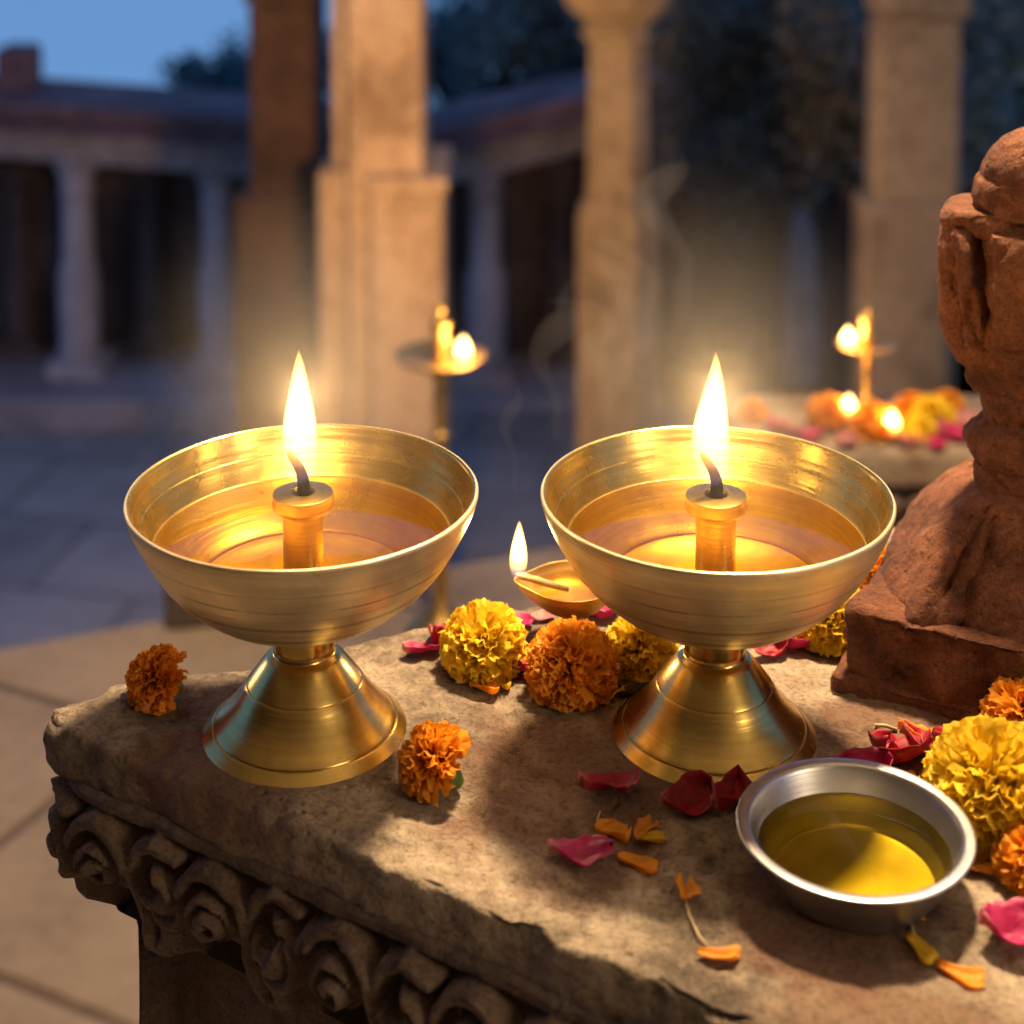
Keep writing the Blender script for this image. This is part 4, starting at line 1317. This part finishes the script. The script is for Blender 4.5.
flame(s2, (-21 * k2, -0.01, hz + 0.001), 0.031, 0.021, M['flame_far'])
light('flame_light', (ls[0] - 21 * k2, ls[1] + 0.04, tz + hz + 0.025), 0.5, WARM, 0.012)

# ------------------------------------------------------------------ pillars in the courtyard
def slab_box(px0, px1, Y, z0, z1, dep, mat, name, parent, bev=0.03, dy=0.0):
    x0, x1 = D(px0, 300, Y)[0], D(px1, 300, Y)[0]
    o = MB().box(((x0 + x1) / 2, Y + dep / 2 + dy, (z0 + z1) / 2), (x1 - x0, dep, z1 - z0)).build(name, mat, parent, shade=False)
    return bevel(o, bev, 3)


YPIL = 9.6
ZTOP = 1.9
p1 = thing('stone_pillar', 'dark brown square pillar beside the beige one', 'pillar', (0, 0, 0), 0, 'square pillars in the courtyard')
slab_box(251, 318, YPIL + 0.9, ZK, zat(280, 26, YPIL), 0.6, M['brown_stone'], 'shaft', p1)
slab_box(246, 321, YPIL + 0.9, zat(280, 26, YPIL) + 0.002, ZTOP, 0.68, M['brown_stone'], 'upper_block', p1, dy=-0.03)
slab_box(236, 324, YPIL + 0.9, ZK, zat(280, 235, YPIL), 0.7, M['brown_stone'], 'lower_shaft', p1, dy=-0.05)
p2 = thing('stone_pillar', 'pale beige square pillar, the brightest, behind the left lamp', 'pillar', (0, 0, 0), 0, 'square pillars in the courtyard')
slab_box(347, 424, YPIL, ZK, ZTOP, 0.7, M['beige_stone'], 'shaft', p2)
slab_box(333, 349, YPIL + 0.15, zat(380, 175, YPIL), ZTOP, 0.45, M['beige_stone'], 'pilaster', p2)
slab_box(370, 444, YPIL - 0.12, ZK, zat(400, 190, YPIL), 0.85, M['beige_stone'], 'lower_shaft', p2)
slab_box(366, 448, YPIL - 0.14, zat(400, 190, YPIL) + 0.002, zat(400, 173, YPIL), 0.9, M['beige_stone'], 'moulding', p2)
slab_box(318, 371, YPIL + 0.1, ZK, zat(400, 175, YPIL), 0.6, M['beige_stone'], 'side_shaft', p2)
p3 = thing('capital_column', 'octagonal stone column with moulded capital between the two lamps', 'column', (0, 0, 0))
c3 = D(617, 300, YPIL + 0.35)
kk_ = (YPIL + 0.35) / F


def zc(py): return zat(617, py, YPIL)


MB().lathe([(34 * kk_, zc(230)), (33 * kk_, zc(150)), (31 * kk_, zc(48))], 8, (c3[0], c3[1], 0), rot=PI / 8).build('shaft', M['dim_beige_stone'], p3, shade=False)
MB().lathe([(44 * kk_, ZK), (44 * kk_, zc(236)), (41 * kk_, zc(222)), (35 * kk_, zc(212))], 8, (c3[0], c3[1], 0), rot=PI / 8).build('lower_shaft', M['dim_beige_stone'], p3, shade=False)
MB().lathe(catmull([(32 * kk_, zc(50)), (38 * kk_, zc(44)), (38 * kk_, zc(38)), (33 * kk_, zc(34)), (40 * kk_, zc(26)), (52 * kk_, zc(14)), (58 * kk_, zc(2)), (58 * kk_, zc(-12))], 3), 32, (c3[0], c3[1], 0)).build('capital', M['dim_beige_stone'], p3)
slab_box(556, 678, YPIL - 0.05, zc(-12), ZTOP, 0.8, M['dim_beige_stone'], 'abacus', p3)
p4 = thing('stone_pillar', 'pale square pillar behind the flower table beside the baluster', 'pillar', (0, 0, 0), 0, 'square pillars in the courtyard')
slab_box(874, 958, YPIL, ZK, zat(910, 18, YPIL), 0.3, M['dim_beige_stone'], 'shaft', p4)
slab_box(874, 968, YPIL - 0.03, zat(910, 18, YPIL) + 0.002, ZTOP, 0.4, M['dim_beige_stone'], 'upper_block', p4)
slab_box(864, 950, YPIL - 0.06, ZK, zat(910, 202, YPIL), 0.38, M['dim_beige_stone'], 'lower_shaft', p4)

# ------------------------------------------------------------------ far colonnades
YC = 14.0
kc = YC / F
cap_prof = [(0.9, 0.0), (1.25, 0.10), (1.0, 0.2), (1.1, 0.35), (1.7, 0.8), (2.5, 0.9), (2.5, 1.0)]


def far_column(parent, px, Y, ytop, ybot, w, mat):
    c = D(px, 300, Y)
    zb, zt_ = zat(px, ybot, Y), zat(px, ytop, Y)
    k = Y / F
    r = w / 2 * k
    root = MB().lathe(catmull([(r * 1.12, zb + 0.18), (r * 1.1, zb + 0.3), (r * 1.12, (zb + zt_) / 2 - 0.1), (r * 0.88, (zb + zt_) / 2 + 0.05), (r * 0.84, zt_ - 0.44), (r * 0.9, zt_ - 0.40)], 3), 16, (c[0], c[1], 0)).build('column', mat, parent)
    MB().lathe([(r * a_ * 0.82, zt_ - 0.42 + 0.42 * b2) for a_, b2 in cap_prof], 16, (c[0], c[1], 0)).build('capital', mat, root)
    o = MB().box((c[0], c[1], zb + 0.09), (r * 3.1, r * 3.1, 0.18)).build('base', mat, root, shade=False); bevel(o, 0.02, 2)
    return root


def wing(name, label, px0, px1, Y, ytop, slope, ybase, cols, inner_cols, wallmat, beam_h=45):
    g = thing(name, label, 'colonnade', (0, 0, 0), 0, 'colonnades round the courtyard')
    x0, x1 = D(px0, 300, Y)[0], D(px1, 300, Y)[0]
    xm, w = (x0 + x1) / 2, x1 - x0
    pm = (px0 + px1) / 2
    zt_ = zat(pm, ytop, Y); k = Y / F
    zb = zat(pm, ybase, Y)
    dep = 1.15
    o = MB().box((xm, Y + dep / 2 - 0.25, zt_ - 10 * k), (w + 0.3, dep, 20 * k), shear=slope).build('roof', M['roof_stone'], g, shade=False); bevel(o, 0.03, 2)
    MB().box((xm, Y - 0.12, zt_ - 22 * k), (w + 0.2, 0.5, 5 * k), shear=slope).build('cornice', M['roof_stone'], g, shade=False)
    o = MB().box((xm, Y + 0.2, zt_ - (24 + beam_h / 2) * k), (w, 0.45, beam_h * k), shear=slope).build('beam', M['beam_stone'], g, shade=False); bevel(o, 0.02, 2)
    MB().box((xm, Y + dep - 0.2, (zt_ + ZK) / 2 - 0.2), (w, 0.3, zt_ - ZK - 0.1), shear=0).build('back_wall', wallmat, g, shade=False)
    o = MB().box((xm, Y + dep / 2 - 0.3, (ZK + zb) / 2), (w + 0.4, dep + 0.5, zb - ZK)).build('stylobate', M['beam_stone'], g, shade=False); bevel(o, 0.03, 2)
    for (px, yt, wd) in cols:
        far_column(g, px, Y + 0.2, yt, ybase - 1, wd, M['grey_stone'])
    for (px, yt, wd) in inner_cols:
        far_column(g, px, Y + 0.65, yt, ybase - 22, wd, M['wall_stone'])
    return g


wing('colonnade', 'left colonnade with grey round columns under a flat stone roof', -260, 318, YC, 97, -0.075, 378, [(-90, 142, 36), (79, 146, 36), (216, 157, 31)], [(20, 165, 30), (150, 165, 30), (250, 165, 30)], M['wall_stone'], 40)
wing('colonnade', 'colonnade behind the column with the capital, its roof line rising to one side', 322, 640, YC + 0.5, 114, 0.24, 385, [(352, 172, 34), (486, 150, 36)], [(420, 190, 30), (560, 160, 30)], M['wall_stone'], 40)
wing('colonnade', 'dark overgrown colonnade behind the flower table', 645, 1320, YC + 0.5, 78, 0.0, 405, [(801, 148, 36), (1010, 148, 34)], [(700, 170, 30), (900, 170, 30)], M['wall_stone'], 40)
# broken parapet stub on the left roof
pb = D(8, 70, YC)
o = MB().box((pb[0], YC + 0.3, pb[2] - 0.03), (0.32, 0.4, 0.38)).build('parapet_stub', M['roof_stone'], None, shade=False); bevel(o, 0.05, 2)
tag(o, 'small broken parapet block on the roof of the left colonnade', 'stone block')


# ------------------------------------------------------------------ trees
def tree(label, px, Y, zbase, height, crown_r, crown_z, n, leaf, mat, seed, flat=0.8, group='trees behind the colonnades'):
    r = random.Random(seed); g = np.random.default_rng(seed)
    c = D(px, 200, Y)
    height = crown_z + crown_r * 0.2
    t = thing('tree', label, 'tree', (c[0], c[1], zbase), 0, group)
    m = MB()
    m.tube([(0, 0, 0), (0.05, 0, height * 0.3), (-0.05, 0.05, height * 0.6), (0, 0, height * 0.9)], [0.16, 0.13, 0.09, 0.03], 10)
    cl = []
    for i in range(26):
        d = Vector((r.gauss(0, 1), r.gauss(0, 1), r.gauss(0, 0.8))).normalized() * crown_r * r.uniform(0.35, 1.0)
        d.z *= flat
        e = Vector((0, 0, crown_z)) + d
        s0 = Vector((0, 0, height * r.uniform(0.35, 0.7)))
        m.tube([s0, (s0 + e) / 2 + Vector((0, 0, 0.1)), e], [0.05, 0.03, 0.01], 6)
        cl.append((e, crown_r * r.uniform(0.22, 0.42)))
    m.build('trunk', M['bark'], t)
    vs, fs = [], []
    for i in range(n):
        e, rad = cl[r.randrange(len(cl))]
        p = e + Vector(g.normal(0, 0.5, 3)) * rad
        a_ = Vector(g.normal(0, 1, 3)).normalized(); b2 = a_.cross(Vector(g.normal(0, 1, 3))).normalized()
        L = leaf * r.uniform(0.6, 1.3)
        k = len(vs)
        vs += [p - a_ * L, p + b2 * L * 0.42, p + a_ * L, p - b2 * L * 0.42]
        fs.append((k, k + 1, k + 2, k + 3))
    mesh_obj('crown', vs, fs, mat, t, shade=False)
    return t


def zt_of(py, Y): return zat(500, py, Y)


YT = 19.0
tree('low bushy tree showing above the left colonnade roof', 215, YT, ZK, 4.2, 0.75, zt_of(92, YT) - ZK, 2600, 0.07, M['leaf'], 11, 0.7)
tree('small tree top peeking over the far end of the left colonnade roof', 290, YT + 1, ZK, 4.3, 0.7, zt_of(75, YT + 1) - ZK, 2200, 0.07, M['leaf'], 14, 0.7)
tree('tall bluish tree rising behind the rising roof line', 500, YT, ZK, 5.5, 1.15, zt_of(42, YT) - ZK, 3000, 0.08, M['leaf'], 12, 0.9)
tree('tall bluish tree close to the beige pillar', 452, YT + 1, ZK, 5.5, 0.7, zt_of(40, YT + 1) - ZK, 1500, 0.08, M['leaf'], 22, 0.9)
tree('tall tree just behind the column capital', 590, YT + 0.5, ZK, 5.5, 1.1, zt_of(20, YT) - ZK, 2800, 0.08, M['leaf'], 23, 0.9)
tree('large dusty tree overgrowing the dark colonnade', 755, 12.6, ZK, 4.4, 1.15, zt_of(95, 12.6) - ZK, 9000, 0.06, M['leaf_dry'], 13, 1.1)
tree('dense dark tree between the dusty tree and the pale pillar', 835, 13.2, ZK, 4.4, 0.9, zt_of(50, 13.2) - ZK, 6500, 0.06, M['leaf'], 15, 1.2)
tree('dense dark tree rising behind the baluster', 1010, 13.0, ZK, 4.6, 1.05, zt_of(60, 13.0) - ZK, 8000, 0.06, M['leaf'], 16, 1.3)
tree('tall dark tree filling the gap above the dark colonnade roof', 700, 18.5, ZK, 6, 1.3, zt_of(20, 18.5) - ZK, 7000, 0.08, M['leaf'], 17, 1.0)
tree('tall dark tree above the dark colonnade roof behind the pale pillar', 880, 18.5, ZK, 6, 1.6, zt_of(10, 18.5) - ZK, 9000, 0.08, M['leaf'], 18, 1.0)
tree('broad dark tree at the far end of the dark colonnade', 1040, 18.0, ZK, 6, 1.5, zt_of(20, 18.0) - ZK, 9000, 0.08, M['leaf'], 19, 1.0)

# ------------------------------------------------------------------ added roof slab and walls out of frame, blocking sky light
roof = MB().box((0.3, 0.65, 2.9), (7.0, 7.5, 0.25)).build('sky_block_roof', M['beam_stone'], None, shade=False)  # unseen slab added to cut the blue ambient on the altar
tag(roof, 'unseen flat stone roof over the altar, added to block sky light', 'roof')

wall = MB().box((0.3, -2.6, 1.4), (7.0, 0.3, 2.8)).build('sky_block_wall', M['wall_stone'], None, shade=False)  # unseen wall added to keep sky light off the altar front
tag(wall, 'unseen dark stone wall behind the camera, added to block sky light', 'wall')
wall2 = MB().box((-3.35, -0.7, 1.4), (0.3, 3.5, 2.8)).build('sky_block_side_wall', M['wall_stone'], None, shade=False)  # unseen wall added to keep sky out of the brass reflections
tag(wall2, 'unseen dark side wall left of the terrace, added to block sky light', 'wall')
# ------------------------------------------------------------------ light
KEY = light('overhead_key_light', (0.27, 1.15, ZP + 1.15), 185.0, (1.0, 0.72, 0.42), 0.065)  # added key light above the frame; no lamp is built there
light('side_fill_light', (1.7, -0.85, 1.75), 66.0, (1.0, 0.74, 0.46), 0.30)  # added warm fill from behind the camera, not a lamp
light('terrace_fill_light', (-2.7, 3.0, 1.1), 33.0, (1.0, 0.64, 0.32), 0.06)  # added fill to warm the terrace floor, without a lamp
light('pillar_fill_light', (-0.45, 7.4, -0.5), 330.0, (1.0, 0.52, 0.19), 0.1)  # added light that brightens the courtyard pillars, no source there

# smoke: thin curling wisps; scattering puffs added round the flames to make their halo
def smoke_mat(name, dens):
    m = bpy.data.materials.new(name); m.use_nodes = True
    t = m.node_tree; t.nodes.clear()
    o = t.nodes.new('ShaderNodeOutputMaterial'); v = t.nodes.new('ShaderNodeVolumePrincipled')
    v.inputs['Color'].default_value = (0.9, 0.87, 0.84, 1); v.inputs['Density'].default_value = dens; v.inputs['Anisotropy'].default_value = 0.2
    t.links.new(v.outputs[0], o.inputs['Volume'])
    return m


def wisp(mb, px, py0, py1, Y, amp, r0, r1, seed, turns=2.0):
    r = random.Random(seed)
    pts, rad = [], []
    n = 46
    for i in range(n):
        t = i / (n - 1)
        p = D(px, py0 + (py1 - py0) * t, Y)
        a_ = amp * t ** 1.2
        pts.append((p[0] + a_ * (math.sin(turns * 6.28 * t + seed) + 0.5 * math.sin(turns * 15 * t + seed * 2.1)), Y + a_ * 0.8 * math.cos(turns * 5 * t + seed), p[2] + a_ * 0.35 * math.sin(turns * 11 * t + seed)))
        rad.append((r0 + (r1 - r0) * t) * (0.75 + 0.35 * math.sin(9 * t + seed)) * max(0.0, math.sin(PI * min(1.0, 0.12 + 0.88 * t))) ** 0.8 + 0.0003)
    mb.tube(pts, rad, 12)


sm_ = MB()
wisp(sm_, 514, 505, 380, 0.86, 0.006, 0.0010, 0.006, 1, 1.0)
wisp(sm_, 556, 440, 270, 0.97, 0.016, 0.004, 0.014, 2, 1.0)
wisp(sm_, 585, 430, 290, 1.00, 0.018, 0.005, 0.013, 3, 1.2)
wisp(sm_, 630, 430, 220, 1.02, 0.022, 0.004, 0.016, 4, 1.1)
wisp(sm_, 608, 440, 250, 0.98, 0.014, 0.006, 0.018, 5, 0.8)
wisp(sm_, 680, 330, 150, 1.05, 0.020, 0.006, 0.018, 7, 0.9)
so_ = sm_.build('smoke', smoke_mat('wisp_smoke', 2.3), None); tag(so_, kind='stuff')
def glow_mat(name, dens):
    k = N(name)
    g = k.t.nodes.new('ShaderNodeTexGradient'); g.gradient_type = 'SPHERICAL'
    mp = k.t.nodes.new('ShaderNodeMapping'); tc_ = k.t.nodes.new('ShaderNodeTexCoord')
    mp.inputs['Location'].default_value = (-1, -1, -1); mp.inputs['Scale'].default_value = (2, 2, 2)
    k.l(tc_.outputs['Generated'], mp.inputs[0]); k.l(mp.outputs[0], g.inputs[0])
    v = k.t.nodes.new('ShaderNodeVolumePrincipled'); v.inputs['Color'].default_value = (0.9, 0.87, 0.84, 1)
    k.l(k.math('MULTIPLY', k.math('POWER', g.outputs['Fac'], 1.6), dens), v.inputs['Density'])
    k.l(v.outputs[0], k.out.inputs['Volume'])
    return k.m


GM = glow_mat('halo_volume', 2.3)
for L_ in (lamp, lamp2):
    c_ = L_.location
    pf_ = MB(); pf_.lathe([(0.085 * math.sin(PI * k / 16), -0.11 * math.cos(PI * k / 16)) for k in range(17)], 32)
    po_ = pf_.build('flame_halo', GM); po_.location = (c_[0], c_[1], c_[2] + H + 0.048); tag(po_, kind='stuff')  # invented scattering volume round the flame, makes its glow

w = bpy.data.worlds.new('World'); scene.world = w; w.use_nodes = True
nt = w.node_tree; nt.nodes.clear()
out = nt.nodes.new('ShaderNodeOutputWorld'); bg = nt.nodes.new('ShaderNodeBackground')
tc = nt.nodes.new('ShaderNodeTexCoord'); sx = nt.nodes.new('ShaderNodeSeparateXYZ')
rp = nt.nodes.new('ShaderNodeValToRGB')
mr = nt.nodes.new('ShaderNodeMapRange'); mr.inputs[1].default_value = -0.2; mr.inputs[2].default_value = 0.8
nt.links.new(tc.outputs['Generated'], sx.inputs[0]); nt.links.new(sx.outputs['Z'], mr.inputs[0]); nt.links.new(mr.outputs[0], rp.inputs[0])
cr = rp.color_ramp
cr.elements[0].position = 0.0; cr.elements[0].color = (0.125, 0.27, 0.54, 1)
cr.elements[1].position = 1.0; cr.elements[1].color = (0.055, 0.14, 0.40, 1)
e = cr.elements.new(0.12); e.color = (0.115, 0.26, 0.54, 1)
e = cr.elements.new(0.4); e.color = (0.09, 0.22, 0.58, 1)
nt.links.new(rp.outputs[0], bg.inputs[0]); bg.inputs[1].default_value = 1.15
nt.links.new(bg.outputs[0], out.inputs[0])

# ------------------------------------------------------------------ camera
cam = bpy.data.cameras.new('Camera'); co = bpy.data.objects.new('Camera', cam); COL.objects.link(co)
co.location = (0, 0, ZC); co.rotation_euler = (PI / 2 - TILT, 0, 0)
cam.sensor_width = 36; cam.lens = 36 * F / 1024
cam.shift_y = (YP - 512) / 1024
cam.clip_start = 0.01; cam.clip_end = 500
cam.dof.use_dof = True; cam.dof.focus_distance = 0.762; cam.dof.aperture_fstop = 7.0
cam.dof.aperture_blades = 0
scene.camera = co

scene.view_settings.view_transform = 'Standard'; scene.view_settings.look = 'None'
scene.view_settings.exposure = 0.0; scene.view_settings.gamma = 1.0
scene.cycles.use_denoising = True
scene.cycles.max_bounces = 8; scene.cycles.transparent_max_bounces = 12
scene.cycles.volume_bounces = 0
scene.cycles.sample_clamp_indirect = 6.0
